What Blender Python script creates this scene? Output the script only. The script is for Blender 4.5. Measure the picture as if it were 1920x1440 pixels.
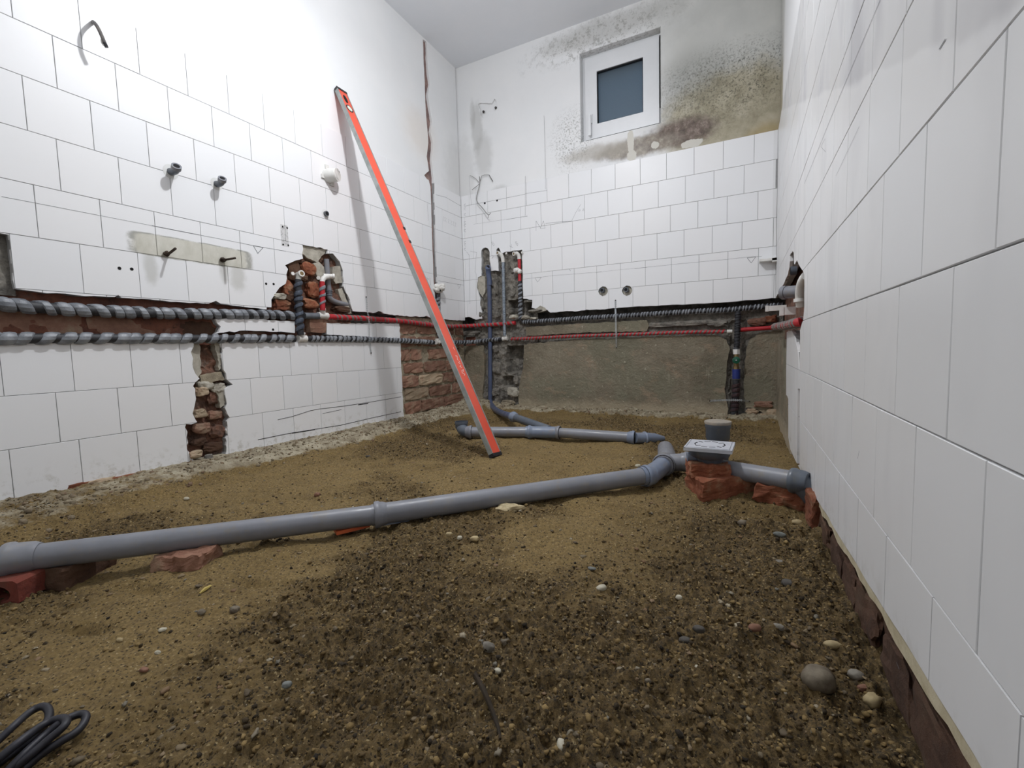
import bpy, math, random
import numpy as np
from mathutils import Vector, Matrix, noise as mnoise
from mathutils.geometry import delaunay_2d_cdt
random.seed(7); RNG = np.random.default_rng(11)
for o in list(bpy.data.objects): bpy.data.objects.remove(o)
SC = bpy.context.scene; COL = SC.collection

# ------------------------------------------------------------ camera, light, exposure
F_PX, YAW, PITCH, ROLL, CAM_Z = 848.6, .4706, -.0766, -.0283, .42
def cam_axes():
    cy, sy, cp, sp = math.cos(YAW), math.sin(YAW), math.cos(PITCH), math.sin(PITCH)
    f = Vector((-sy*cp, cy*cp, sp)); r = Vector((cy, sy, 0)); u = r.cross(f)
    cr, sr = math.cos(ROLL), math.sin(ROLL)
    return cr*r + sr*u, -sr*r + cr*u, f
CR, CU, CF = cam_axes(); CO = Vector((0, 0, CAM_Z))
cam_d = bpy.data.cameras.new('camera'); cam = bpy.data.objects.new('camera', cam_d); COL.objects.link(cam)
cam_d.sensor_fit = 'HORIZONTAL'; cam_d.sensor_width = 36; cam_d.lens = F_PX/1920*36; cam_d.clip_start = .01
cam.matrix_world = Matrix(((CR.x, CU.x, -CF.x, CO.x), (CR.y, CU.y, -CF.y, CO.y), (CR.z, CU.z, -CF.z, CO.z), (0, 0, 0, 1)))
SC.camera = cam
SC.view_settings.view_transform = 'Standard'; SC.view_settings.look = 'None'
SC.view_settings.gamma = 1; SC.view_settings.use_curve_mapping = False
SC.view_settings.exposure = 0.36
world = bpy.data.worlds.new('world'); SC.world = world; world.use_nodes = True
world.node_tree.nodes['Background'].inputs[0].default_value = (.10, .16, .24, 1)
world.node_tree.nodes['Background'].inputs[1].default_value = .5
LAMP = Vector((-.88, 1.22, 2.10))
# the bulb throws most of its light down out of its dome, some sideways and up
ld = bpy.data.lights.new('bulb_dome_light', 'AREA'); ld.shape = 'DISK'; ld.size = .07; ld.energy = 10; ld.color = (.96, .975, 1)
lo = bpy.data.objects.new('bulb_dome_light', ld); COL.objects.link(lo); lo.location = LAMP
ld = bpy.data.lights.new('bulb_glow', 'POINT'); ld.energy = 15.5; ld.shadow_soft_size = .035; ld.color = (.96, .975, 1)
lo = bpy.data.objects.new('bulb_glow', ld); COL.objects.link(lo); lo.location = LAMP

# ------------------------------------------------------------ room
XL, XR, YB, YF, ZC = -1.821, .160, 2.847, -.55, 2.416
TH = .15                                    # tile pitch
Z0 = 6.401*TH + CAM_Z                       # a tile row line
TOP = Z0 + TH; BOT = Z0 - 9*TH
def ray(u, v): return CF*F_PX + CR*(u-960) + CU*(720-v)
def pz(u, v, z): d = ray(u, v); return CO + d*((z-CAM_Z)/d.z)
def py(u, v, y): d = ray(u, v); return CO + d*(y/d.y)
def px(u, v, x): d = ray(u, v); return CO + d*(x/d.x)
def pw(w, u, v, d=0):
    if w == 'L': return px(u, v, XL+d)
    if w == 'R': return px(u, v, XR-d)
    return py(u, v, YB-d)
def st(w, u, v, d=0):
    p = pw(w, u, v, d); return (p.x if w == 'B' else p.y, p.z)
def P(w, s, t, d):
    if w == 'L': return (XL+d, s, t)
    if w == 'R': return (XR-d, s, t)
    return (s, YB-d, t)

# ------------------------------------------------------------ materials
def C(h, k=1):
    h = h.lstrip('#'); o = []
    for i in (0, 2, 4):
        c = int(h[i:i+2], 16)/255; o.append((c/12.92 if c <= .04045 else ((c+.055)/1.055)**2.4)*k)
    return (*o, 1)
class NT:
    def __init__(s, name):
        s.m = bpy.data.materials.new(name); s.m.use_nodes = True; s.t = s.m.node_tree; s.n = s.t.nodes
        s.b = s.n['Principled BSDF']; s.g = s.n.new('ShaderNodeNewGeometry'); s.pos = s.g.outputs['Position']
    def link(s, a, b): s.t.links.new(a, b)
    def setv(s, sock, val):
        if isinstance(val, bpy.types.NodeSocket): s.link(val, sock)
        else: sock.default_value = val
    def math(s, op, a, b=0, clamp=False):
        n = s.n.new('ShaderNodeMath'); n.operation = op; n.use_clamp = clamp; s.setv(n.inputs[0], a); s.setv(n.inputs[1], b); return n.outputs[0]
    def vmath(s, op, a, b):
        n = s.n.new('ShaderNodeVectorMath'); n.operation = op; s.setv(n.inputs[0], a); s.setv(n.inputs[1], b)
        return n.outputs['Value'] if op in ('LENGTH', 'DISTANCE', 'DOT_PRODUCT') else n.outputs[0]
    def noise(s, scale, detail=4, rough=.6, vec=None, col=False):
        n = s.n.new('ShaderNodeTexNoise'); n.inputs['Scale'].default_value = scale; n.inputs['Detail'].default_value = detail
        n.inputs['Roughness'].default_value = rough; s.link(vec or s.pos, n.inputs['Vector']); return n.outputs['Color' if col else 'Fac']
    def voro(s, scale, vec=None, feat='F1', out='Distance'):
        n = s.n.new('ShaderNodeTexVoronoi'); n.feature = feat; n.inputs['Scale'].default_value = scale; s.link(vec or s.pos, n.inputs['Vector']); return n.outputs[out]
    def scaled(s, v): return s.vmath('MULTIPLY', s.pos, v)
    def ramp(s, f, stops, interp='LINEAR'):
        n = s.n.new('ShaderNodeValToRGB'); e = n.color_ramp.elements; n.color_ramp.interpolation = interp
        while len(e) < len(stops): e.new(.5)
        for i, (p, c) in enumerate(stops): e[i].position = p; e[i].color = c
        s.link(f, n.inputs[0]); return n.outputs[0]
    def rng(s, f, a, b, c=0, d=1):
        n = s.n.new('ShaderNodeMapRange'); n.interpolation_type = 'SMOOTHSTEP'; s.setv(n.inputs[0], f)
        n.inputs[1].default_value = a; n.inputs[2].default_value = b; n.inputs[3].default_value = c; n.inputs[4].default_value = d; return n.outputs[0]
    def mix(s, f, a, b, mode='MIX'):
        n = s.n.new('ShaderNodeMix'); n.data_type = 'RGBA'; n.blend_type = mode
        s.setv(n.inputs[0], f); s.setv(n.inputs[6], a); s.setv(n.inputs[7], b); return n.outputs[2]
    def bump(s, h, strength=.3, dist=.003, prev=None):
        n = s.n.new('ShaderNodeBump'); n.inputs['Strength'].default_value = strength; n.inputs['Distance'].default_value = dist
        s.link(h, n.inputs['Height'])
        if prev: s.link(prev, n.inputs['Normal'])
        return n.outputs[0]
    def ell(s, c, r, soft=.3, amp=.35, nscale=9, sq=False):  # soft edged noisy ellipsoid (or rounded box) in room space
        d = s.vmath('DIVIDE', s.vmath('SUBTRACT', s.pos, c), r)
        if sq: d = s.vmath('MULTIPLY', d, d); d = s.vmath('MULTIPLY', d, s.vmath('ABSOLUTE', d, (0, 0, 0)))
        l = s.vmath('LENGTH', d, (0, 0, 0))
        if sq: l = s.math('POWER', l, .25)
        l = s.math('ADD', l, s.math('MULTIPLY', s.math('SUBTRACT', s.noise(nscale, 5, .65), .5), amp*2))
        return s.rng(l, 1-soft, 1+soft, 1, 0)
    def out(s, col=None, rough=None, metal=0, normal=None, **kw):
        if col is not None: s.setv(s.b.inputs['Base Color'], col)
        if rough is not None: s.setv(s.b.inputs['Roughness'], rough)
        s.b.inputs['Metallic'].default_value = metal
        if normal: s.link(normal, s.b.inputs['Normal'])
        for k, v in kw.items(): s.setv(s.b.inputs[k.replace('_', ' ')], v)
        return s.m
def simple(name, c1, c2=None, scale=30, rough=.5, metal=0, bump=0, bs=120, dist=.002, **kw):
    t = NT(name); c2 = c2 or c1
    col = t.ramp(t.noise(scale, 5, .65), [(.35, C(c1)), (.65, C(c2))])
    return t.out(col, rough, metal, t.bump(t.noise(bs, 5, .7), bump, dist) if bump else None, **kw)

def wall_stain_white(name, base, rough, bump):
    """white wall finishes share this: stains with their own places on the walls"""
    t = NT(name); n1 = t.noise(3, 4, .6)
    col = t.ramp(n1, [(.3, C(base, .96)), (.7, C(base, 1.03))])
    return t, col
# glazed tile
t = NT('white_glazed_tile')
oi = t.n.new('ShaderNodeObjectInfo')
col = t.mix(t.rng(oi.outputs['Random'], 0, 1), C('#f2f3f5'), C('#f4f4f5'))
# rubbed patch round the two bolts on the left wall
pa = pw('L', 248, 452); pb_ = pw('L', 468, 490); bc = (pa+pb_)/2; patch = t.ell(bc, (.2, (pb_.y-pa.y)/2, .037), .10, .10, 14, True)
pc = t.ramp(t.noise(22, 6, .7, t.scaled((1, .8, .5))), [(.3, C('#b9b6a4')), (.55, C('#d0cdbf')), (.75, C('#dedcd2'))])
edge = t.math('MULTIPLY', patch, t.math('SUBTRACT', 1, patch)); edge = t.math('MULTIPLY', edge, 2.2)
col = t.mix(t.math('MULTIPLY', patch, .85), col, pc); col = t.mix(t.math('MULTIPLY', edge, t.rng(t.noise(30, 4, .7), .35, .6)), col, C('#5a5a48'))
for (u, v, a, b) in ((283, 503, .02, .05), (446, 520, .03, .05), (420, 505, .016, .05)):
    c = pw('L', u, v); col = t.mix(t.math('MULTIPLY', t.ell(c, (.04, a, b), .5, .5, 30), .35), col, C('#8d8b78'))
# ghost of a removed plate
c = pw('L', 533.5, 442); d = t.vmath('ABSOLUTE', t.vmath('SUBTRACT', t.pos, c), (0, 0, 0))
sep = t.n.new('ShaderNodeSeparateXYZ'); t.link(d, sep.inputs[0])
g = t.math('MULTIPLY', t.math('MULTIPLY', t.math('LESS_THAN', sep.outputs[0], .03), t.math('LESS_THAN', sep.outputs[1], .018)), t.math('LESS_THAN', sep.outputs[2], .047))
col = t.mix(t.math('MULTIPLY', g, .8), col, t.ramp(t.noise(90, 5, .8), [(.38, C('#8f8f8f')), (.5, C('#d2d2d2'))]))
# dirty smears on the right hand wall, then an even grey tint over it
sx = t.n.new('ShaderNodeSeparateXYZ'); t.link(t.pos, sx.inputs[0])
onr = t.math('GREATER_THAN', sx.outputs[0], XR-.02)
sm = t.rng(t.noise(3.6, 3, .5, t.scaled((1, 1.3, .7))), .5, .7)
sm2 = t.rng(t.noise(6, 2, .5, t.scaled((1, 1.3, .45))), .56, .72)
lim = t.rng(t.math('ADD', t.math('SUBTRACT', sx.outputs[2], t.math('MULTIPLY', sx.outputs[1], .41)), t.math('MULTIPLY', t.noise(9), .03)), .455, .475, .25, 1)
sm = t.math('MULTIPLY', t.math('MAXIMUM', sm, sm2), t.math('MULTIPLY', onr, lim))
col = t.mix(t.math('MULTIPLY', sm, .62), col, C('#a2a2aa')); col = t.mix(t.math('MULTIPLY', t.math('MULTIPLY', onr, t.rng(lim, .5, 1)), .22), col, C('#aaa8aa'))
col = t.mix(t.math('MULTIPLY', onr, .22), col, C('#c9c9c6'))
# splashes low on the walls
low = t.math('MULTIPLY', t.rng(sx.outputs[2], .03, .14, 1, 0), t.rng(t.noise(28, 5, .7), .5, .68))
col = t.mix(t.math('MULTIPLY', low, .5), col, C('#a49e8c'))
rg = t.math('ADD', t.rng(t.noise(3, 2, .5), .3, .7, .34, .42), t.math('MULTIPLY', t.math('MAXIMUM', patch, sm), .3))
TILE = t.out(col, rg, 0, t.bump(t.noise(5, 1, .5), .05, .003))
GROUT = simple('grey_tile_grout', '#929292', '#bababa', 8, .9)
ADHES = simple('tile_bed_mortar', '#9a9488', '#c3beb0', 25, .95, 0, .6)
# plaster with damp and mould
t = NT('damp_stained_plaster')
col = t.ramp(t.noise(4, 5, .6), [(.3, C('#eff0f1')), (.7, C('#f4f4f4'))])
sx = t.n.new('ShaderNodeSeparateXYZ'); t.link(t.pos, sx.inputs[0]); yb = t.math('GREATER_THAN', sx.outputs[1], YB-.03)
def bk(u, v): return tuple(pw('B', u, v))
speck = t.rng(t.noise(95, 6, .8), .5, .62); speck2 = t.rng(t.noise(38, 6, .8), .5, .58)
mott = t.ramp(t.noise(9, 6, .65), [(.3, C('#c9c2ae')), (.5, C('#b5ad96')), (.62, C('#a49c84')), (.78, C('#8d8771'))])
greyt = t.ramp(t.noise(6, 5, .6), [(.3, C('#c9c9c2')), (.7, C('#b3b4ae'))])
m = t.ell(bk(1400, 60), (.55, .2, .50), .5, .3, 5); col = t.mix(t.math('MULTIPLY', m, .75), col, greyt)
m = t.ell(bk(1140, 50), (.38, .2, .07), .5, .5, 9); col = t.mix(t.math('MULTIPLY', m, .5), col, C('#a3a29c'))
m = t.ell(bk(1120, 68), (.42, .2, .10), .5, .6, 12); col = t.mix(t.math('MULTIPLY', t.math('MULTIPLY', m, speck2), .55), col, C('#8a8984'))
m = t.ell(bk(1375, 215), (.36, .2, .25), .22, .30, 10); col = t.mix(t.math('MULTIPLY', m, .95), col, mott)
m = t.ell(bk(1370, 150), (.33, .2, .17), .55, .35, 9); col = t.mix(t.math('MULTIPLY', t.math('MULTIPLY', m, speck), .85), col, C('#4c4d44'))
m = t.ell(bk(1300, 140), (.16, .2, .14), .6, .4, 12); col = t.mix(t.math('MULTIPLY', m, .35), col, C('#74756e'))
m = t.ell(bk(1275, 248), (.19, .2, .075), .35, .45, 14)
brn = t.ramp(t.noise(26, 6, .75), [(.3, C('#554b46')), (.5, C('#7a6c64')), (.68, C('#a89a90'))])
col = t.mix(m, col, brn)
m = t.ell(bk(1195, 275), (.24, .2, .055), .3, .4, 16); col = t.mix(t.math('MULTIPLY', m, .9), col, t.ramp(t.noise(20, 6, .7), [(.3, C('#716862')), (.55, C('#a39a8e')), (.7, C('#c6c0b2'))]))
m = t.ell(bk(1120, 284), (.20, .2, .045), .5, .5, 14); col = t.mix(t.math('MULTIPLY', m, .7), col, C('#b3ada3'))
m = t.ell(bk(1072, 262), (.12, .2, .17), .6, .4, 12); col = t.mix(t.math('MULTIPLY', t.math('MULTIPLY', m, speck), .75), col, C('#77776f'))
m = t.ell(bk(1440, 248), (.10, .2, .05), .5, .5, 14); col = t.mix(t.math('MULTIPLY', m, .6), col, C('#b09c6c'))
m = t.ell(bk(1340, 180), (.30, .2, .2), .4, .35, 10); col = t.mix(t.math('MULTIPLY', t.math('MULTIPLY', m, speck2), .35), col, C('#5c5a4a'))
for (u, v, a, b, k) in ((893, 240, .045, .16, .4), (905, 290, .07, .14, .35), (935, 362, .07, .05, .35), (885, 215, .02, .10, .3), (870, 330, .08, .25, .2)):
    m = t.ell(bk(u, v), (a, .2, b), .35, .35, 20); col = t.mix(t.math('MULTIPLY', m, k), col, C('#a7a6a2'))
for (u, v, a, b) in ((1182, 268, .018, .075), (1184, 290, .028, .03), (1228, 271, .022, .02), (1297, 268, .06, .022)):   # flakes of paint left
    m = t.ell(bk(u, v), (a, .2, b), .08, .8, 22); col = t.mix(m, col, C('#dcd9d0'))
m = t.ell(tuple(pw('L', 790, 250)), (.2, .16, .13), .6, .4, 8); col = t.mix(t.math('MULTIPLY', m, .25), col, C('#e3cdb4'))
hgt = t.noise(60, 5, .7); rough_zone = t.ell(bk(1340, 195), (.42, .2, .27), .4, .3, 6)
hb = t.math('MULTIPLY', t.noise(55, 6, .8), rough_zone)
PLASTER = t.out(col, .85, 0, t.bump(hb, .6, .006, t.bump(hgt, .08, .002)))
CEIL = simple('white_ceiling_paint', '#eef1f6', '#f2f4f8', 3, .9, 0, .05, 70)
def rubble_mat(name, stops, sc=14):
    t = NT(name); c = t.ramp(t.noise(sc, 6, .7), stops)
    dark = t.rng(t.noise(60, 5, .8), .3, .5); c = t.mix(dark, t.mix(.5, c, C('#2c2724')), c)
    return t.out(c, .95, 0, t.bump(t.noise(90, 6, .8), .9, .006))
MASON = rubble_mat('broken_masonry', [(.25, C('#463c38')), (.42, C('#6b5347')), (.55, C('#8a6250')), (.72, C('#8f877b'))])
MASONG = rubble_mat('broken_grey_concrete', [(.25, C('#4a4743')), (.45, C('#7a766f')), (.6, C('#9b968c')), (.75, C('#6c5f57'))], 20)
MASONR = rubble_mat('chased_red_brickwork', [(.25, C('#4a3a36')), (.45, C('#7a4f41')), (.6, C('#8e5c48')), (.75, C('#77655b'))], 9)
MASOND = rubble_mat('dark_cavity', [(.25, C('#1c1a1b')), (.6, C('#34302f')), (.75, C('#4a4441'))], 20)
SLOTM = rubble_mat('dusty_pink_chase', [(.3, C('#6d5f60')), (.5, C('#9a7f79')), (.7, C('#b79c92'))], 12)
t = NT('cement_render')
col = t.ramp(t.noise(3.2, 6, .62), [(.28, C('#6c6454')), (.45, C('#847b69')), (.6, C('#968d7a')), (.75, C('#7d6c5e'))])
col = t.mix(t.math('MULTIPLY', t.rng(t.noise(2.1, 3, .6), .5, .6), .6), col, C('#85836f'))
col = t.mix(t.math('MULTIPLY', t.rng(t.noise(7, 5, .7, t.scaled((1, 1, 1.6))), .52, .66), .65), col, C('#a8937c'))
col = t.mix(t.math('MULTIPLY', t.rng(t.noise(14, 4, .7, t.scaled((2.6, 1, .5))), .58, .66), .4), col, C('#aaa48f'))
col = t.mix(t.rng(t.noise(48, 4, .7), .63, .68), col, C('#b5ae9a'))
sx = t.n.new('ShaderNodeSeparateXYZ'); t.link(t.pos, sx.inputs[0])
col = t.mix(t.math('MULTIPLY', t.rng(t.math('ADD', sx.outputs[2], t.math('MULTIPLY', t.noise(9), .1)), .07, .15, 1, 0), .75), col, C('#b9ab92'))
RENDER = t.out(col, .85, 0, t.bump(t.noise(34, 6, .75), .9, .012, t.bump(t.noise(9, 4, .7), .8, .02)))
def brick_mat(name, a, b, c):
    t = NT(name); oi = t.n.new('ShaderNodeObjectInfo')
    col = t.ramp(t.noise(17, 6, .7), [(.3, C(a)), (.5, C(b)), (.7, C(c))])
    hs = t.n.new('ShaderNodeHueSaturation'); t.link(col, hs.inputs['Color']); t.link(t.rng(oi.outputs['Random'], 0, 1, .78, 1.12), hs.inputs['Value']); hs.inputs['Saturation'].default_value = 1
    return t.out(hs.outputs[0], .9, 0, t.bump(t.noise(80, 6, .75), .8, .004))
BRICK = brick_mat('weathered_brick', '#7d5b4b', '#98725f', '#a8937c')
BRICKP = brick_mat('mortar_covered_brick', '#a8947c', '#b8a58b', '#a27d66')
BRICKO = brick_mat('fresh_broken_brick', '#6f3c28', '#8b5238', '#a08468')
BRICKD = brick_mat('dark_red_brick', '#3b281d', '#563c2c', '#5a4838')
MORT = simple('old_lime_mortar', '#8d8371', '#b8ac94', 30, .95, 0, 1, 90, .006)
# soil
t = NT('sandy_gravelly_soil')
at = t.n.new('ShaderNodeAttribute'); at.attribute_name = 'zone'; ats = t.n.new('ShaderNodeSeparateXYZ'); t.link(at.outputs['Vector'], ats.inputs[0])
big = t.noise(5, 5, .6); fine = t.noise(170, 4, .75); mid = t.noise(38, 5, .7)
sand = t.ramp(fine, [(.25, C('#4f3f26')), (.45, C('#79643c')), (.62, C('#8f784a')), (.8, C('#ab9567'))])
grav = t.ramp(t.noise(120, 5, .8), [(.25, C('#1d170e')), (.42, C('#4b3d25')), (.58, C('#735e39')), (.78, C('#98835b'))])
wet = t.ramp(mid, [(.3, C('#4b3c22')), (.6, C('#7b6539'))])
col = t.mix(t.math('MULTIPLY', t.rng(big, .45, .62), .45), sand, wet)
col = t.mix(ats.outputs[0], col, grav)                       # darker gravel ramp in crumbly, near and right zones
gr = t.voro(420, out='Color'); gv = t.n.new('ShaderNodeSeparateColor'); t.link(gr, gv.inputs[0])
col = t.mix(t.rng(gv.outputs[0], .965, .99), col, C('#a5926a')); col = t.mix(t.math('MULTIPLY', t.rng(gv.outputs[1], .9, .93), .8), col, C('#2d2517'))
morc = t.ramp(t.noise(16, 6, .7), [(.28, C('#6f6250')), (.45, C('#958a73')), (.62, C('#b8af98')), (.78, C('#8f705b'))])
col = t.mix(t.rng(t.math('ADD', ats.outputs[1], t.math('MULTIPLY', t.math('SUBTRACT', t.noise(22, 6, .7), .5), .9)), .38, .62), col, morc)
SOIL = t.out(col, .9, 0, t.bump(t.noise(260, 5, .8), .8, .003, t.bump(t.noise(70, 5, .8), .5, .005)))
t = NT('soil_clods'); ri = t.g.outputs['Random Per Island']
SOILC = t.out(t.ramp(ri, [(0, C('#231c12')), (.3, C('#483a23')), (.65, C('#6d5834')), (1, C('#957e52'))]), .95, 0, t.bump(t.noise(300, 4, .8), .6, .002))
t = NT('mixed_gravel'); ri = t.g.outputs['Random Per Island']
GRAV = t.out(t.mix(.35, t.ramp(ri, [(0, C('#4c463c')), (.2, C('#6d6657')), (.4, C('#8a7c62')), (.55, C('#7a5c44')), (.7, C('#a3957a')), (.85, C('#6f7572')), (.95, C('#a99f88')), (1, C('#c4bba5'))]), C('#6b5636')), .8, 0, t.bump(t.noise(150, 4, .7), .4, .001))
def pvc(name, a, b, dirt=.35):
    t = NT(name); col = t.ramp(t.noise(12, 4, .6), [(.3, C(a)), (.7, C(b))])
    sx = t.n.new('ShaderNodeSeparateXYZ'); t.link(t.g.outputs['Normal'], sx.inputs[0])
    dm = t.math('MULTIPLY', t.rng(t.noise(30, 6, .75), .5, .68), dirt); col = t.mix(dm, col, C('#8c8068'))
    return t.out(col, t.rng(t.noise(18, 4, .7), .3, .7, .3, .5), 0, t.bump(t.noise(140, 3, .6), .06, .001))
PVC = pvc('grey_pvc', '#777980', '#86888f'); PVCD = pvc('dark_grey_pvc', '#525963', '#5f6771', .25); PVCB = pvc('blue_grey_pvc', '#4c5670', '#566280', .25)
PVCL = pvc('light_blue_grey_pvc', '#717b8e', '#7f8a9d', .4)
RUB = simple('black_rubber', '#1b1b1d', '#2a2a2b', 30, .6)
WRAPD = simple('black_pipe_insulation', '#25262a', '#34353a', 40, .55, 0, .5, 90)
WRAPG = simple('silver_grey_tape', '#6a6e74', '#979ba1', 25, .30, 0, .5, 110, .003)
WRAPB = simple('blue_grey_tape', '#383e49', '#566070', 20, .35, 0, .5, 110, .003)
WRAPS = simple('silver_foil_tape', '#7a8590', '#a3adb8', 60, .35, .2, .6, 150, .002)
REDI = simple('red_pipe_insulation', '#a81f26', '#c4303a', 30, .5, 0, .5, 90)
WRAPT = simple('grey_tape_on_red', '#6c625e', '#7f7a76', 30, .5, 0, .5, 90)
PPR = simple('white_plastic_fitting', '#dcdad4', '#eeece8', 30, .4)
DUSTW = simple('white_plaster_blob', '#dedbd4', '#ecebe8', 30, .9, 0, .6)
ORANGE = simple('orange_painted_aluminium', '#dc5038', '#e25a42', 8, .38)
ALU = simple('grey_aluminium_edge', '#8d9290', '#a9adab', 20, .45, .4)
BLACKP = simple('black_plastic', '#17161a', '#232226', 30, .45)
STEEL = simple('galvanised_steel', '#9aa0a4', '#c2c7ca', 60, .4, .3)
IRON = simple('rusty_iron', '#2c231c', '#4a3a2c', 60, .8, .3, .5)
FRAMEW = simple('white_window_plastic', '#e4e6e8', '#ecedef', 3, .35)
HOLE = simple('dark_hole', '#0f0e0f', '#191718', 30, .9)
PENCIL = simple('pencil_line', '#6a6a6e', '#86868a', 50, .9)
GREEN = simple('green_valve_knob', '#0d4a37', '#146047', 30, .4); BLUE = simple('blue_collar', '#22306f', '#2d3c88', 30, .45)
BRASS = simple('dull_brass', '#7d6a48', '#9a8560', 30, .45, .6)
WHITEM = simple('white_print', '#f0e6e0', '#f6eee8', 30, .6)
ROPEM = simple('dark_rubber_cable', '#1d1d24', '#2b2b34', 40, .5)
PLATE = simple('light_grey_grate_plastic', '#b3b6be', '#c6c8ce', 20, .4, 0, .1)
t = NT('frosted_window_glass')
ox = t.n.new('ShaderNodeSeparateXYZ'); t.link(t.pos, ox.inputs[0])
GLASS = t.out(C('#aebfca'), .38, 0, t.bump(t.noise(160, 3, .6), .5, .003), Transmission_Weight=.85, IOR=1.3)
WOODC = simple('dark_twig', '#241c12', '#3a2d1c', 40, .9); YEL = simple('yellow_chip', '#b09a4e', '#c9b468', 30, .7)
ORPL = simple('orange_plastic', '#c25a34', '#d0683e', 30, .5)
STN = {k: simple(k, a, b, 60, .75, 0, .3, 160) for k, a, b in (('white_stone', '#a6a08c', '#c6c0ad'), ('grey_stone', '#6f6a60', '#8b857a'),
       ('blue_grey_stone', '#62645f', '#7c7f7b'), ('tan_stone', '#9c8a66', '#b8a67e'), ('dark_stone', '#3b3833', '#55504a'), ('red_stone', '#6f4c3a', '#8a6450'), ('dirty_stone', '#5c5244', '#7b7160'))}

# ------------------------------------------------------------ objects
def link(o): COL.objects.link(o); return o
def thing(name, label, cat, loc=(0, 0, 0), group=None):
    o = link(bpy.data.objects.new(name, None)); o.location = loc; o.empty_display_size = .05
    o['label'] = label; o['category'] = cat
    if group: o['group'] = group
    return o
def tag(o, label=None, cat=None, group=None, kind=None):
    for k, v in (('label', label), ('category', cat), ('group', group), ('kind', kind)):
        if v: o[k] = v
    return o
def mesh(name, v, f, mat, smooth=False):
    me = bpy.data.meshes.new(name); me.from_pydata(v, [], f); me.materials.append(mat)
    if smooth: me.shade_smooth()
    me.update(); return me
def root_off(parent):
    o = Vector((0, 0, 0)); p = parent
    while p: o += p.location; p = p.parent
    return o
class MB:
    def __init__(s): s.v = []; s.f = []
    def add(s, v, f): b = len(s.v); s.v += [tuple(x) for x in v]; s.f += [tuple(i+b for i in q) for q in f]; return s
    def box(s, c, h, ax=None):
        c = Vector(c); a = ax or (Vector((1, 0, 0)), Vector((0, 1, 0)), Vector((0, 0, 1)))
        v = [c + a[0]*h[0]*x + a[1]*h[1]*y + a[2]*h[2]*z for x in (-1, 1) for y in (-1, 1) for z in (-1, 1)]
        return s.add(v, [(0, 1, 3, 2), (4, 6, 7, 5), (0, 4, 5, 1), (2, 3, 7, 6), (0, 2, 6, 4), (1, 5, 7, 3)])
    def tube(s, pts, r, n=14, cap=True):
        pts = [Vector(p) for p in pts]; N = len(pts); rs = r if hasattr(r, '__len__') else [r]*N
        up = None; rings = []; v = []
        for i in range(N):
            a = pts[max(i-1, 0)]; b = pts[min(i+1, N-1)]; T = (b-a)
            if T.length < 1e-9: T = pts[min(i+2, N-1)]-pts[max(i-2, 0)]
            T = T.normalized()
            if up is None: up = T.orthogonal().normalized()
            up = (up - T*up.dot(T)); up = up.normalized() if up.length > 1e-6 else T.orthogonal().normalized()
            w = T.cross(up)
            v += [pts[i] + (up*math.cos(q)+w*math.sin(q))*rs[i] for q in [2*math.pi*k/n for k in range(n)]]
        f = [(i*n+k, i*n+(k+1) % n, (i+1)*n+(k+1) % n, (i+1)*n+k) for i in range(N-1) for k in range(n)]
        if cap: f += [tuple(range(n))[::-1], tuple((N-1)*n+k for k in range(n))]
        return s.add(v, f)
    def build(s, name, mat, parent=None, smooth=False, kind=None, label=None):
        off = root_off(parent)
        me = mesh(name, [(x-off.x, y-off.y, z-off.z) for x, y, z in s.v], s.f, mat, smooth)
        o = link(bpy.data.objects.new(name, me)); o.parent = parent
        if smooth:
            try: me.set_sharp_from_angle(angle=.7)
            except Exception: pass
        return tag(o, label, kind=kind)
def rsmp(pts, step=.01, smooth=0):
    pts = [Vector(p) for p in pts]
    for _ in range(smooth):
        q = [pts[0]]
        for a, b in zip(pts, pts[1:]): q += [a*.75+b*.25, a*.25+b*.75]
        pts = q + [pts[-1]]
    out = [pts[0]]
    for a, b in zip(pts, pts[1:]):
        k = max(1, int((b-a).length/step)); out += [a+(b-a)*(i/k) for i in range(1, k+1)]
    return out
def helix(mb, path, r, pitch, frac=.6, th=.0015, n=12, ph=0, jit=.12, flip=1, mod=1):
    path = rsmp(path, .004); L = [0]
    for a, b in zip(path, path[1:]): L.append(L[-1]+(b-a).length)
    tot = L[-1]; La = np.array(L); A = np.array([tuple(p) for p in path])
    def at(s):
        s = min(max(s, 0), tot); return Vector([float(np.interp(s, La, A[:, i])) for i in range(3)])
    up = (path[-1]-path[0]).normalized().orthogonal().normalized(); w = pitch*frac; turns = int(tot/pitch)+2; prev = None
    jw = 1
    for i in range(-n, turns*n):
        if i % n == 0: jw = 1+random.uniform(-jit, jit)*1.8
        s = pitch*(i/n+mod*.14*math.sin(i/n*1.9+ph)+mod*.12*math.sin(i/n*.73+ph*2)); th_ = flip*(2*math.pi*i/n+ph)
        prof = []
        for ds, dr in ((-.5, 0), (-.38, th), (0, th*1.35), (.38, th), (.5, 0)):
            ss = s+ds*w*jw
            if ss < 0 or ss > tot: prof = None; break
            c = at(ss); T = (at(ss+.003)-at(ss-.003)).normalized(); u = (up-T*up.dot(T)).normalized(); ww = T.cross(u)
            prof.append(c+(u*math.cos(th_)+ww*math.sin(th_))*(r+dr))
        if prof and prev:
            mb.add(prev+prof, [(k, k+1, k+6, k+5) for k in range(4)])
        prev = prof
    return mb

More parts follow.
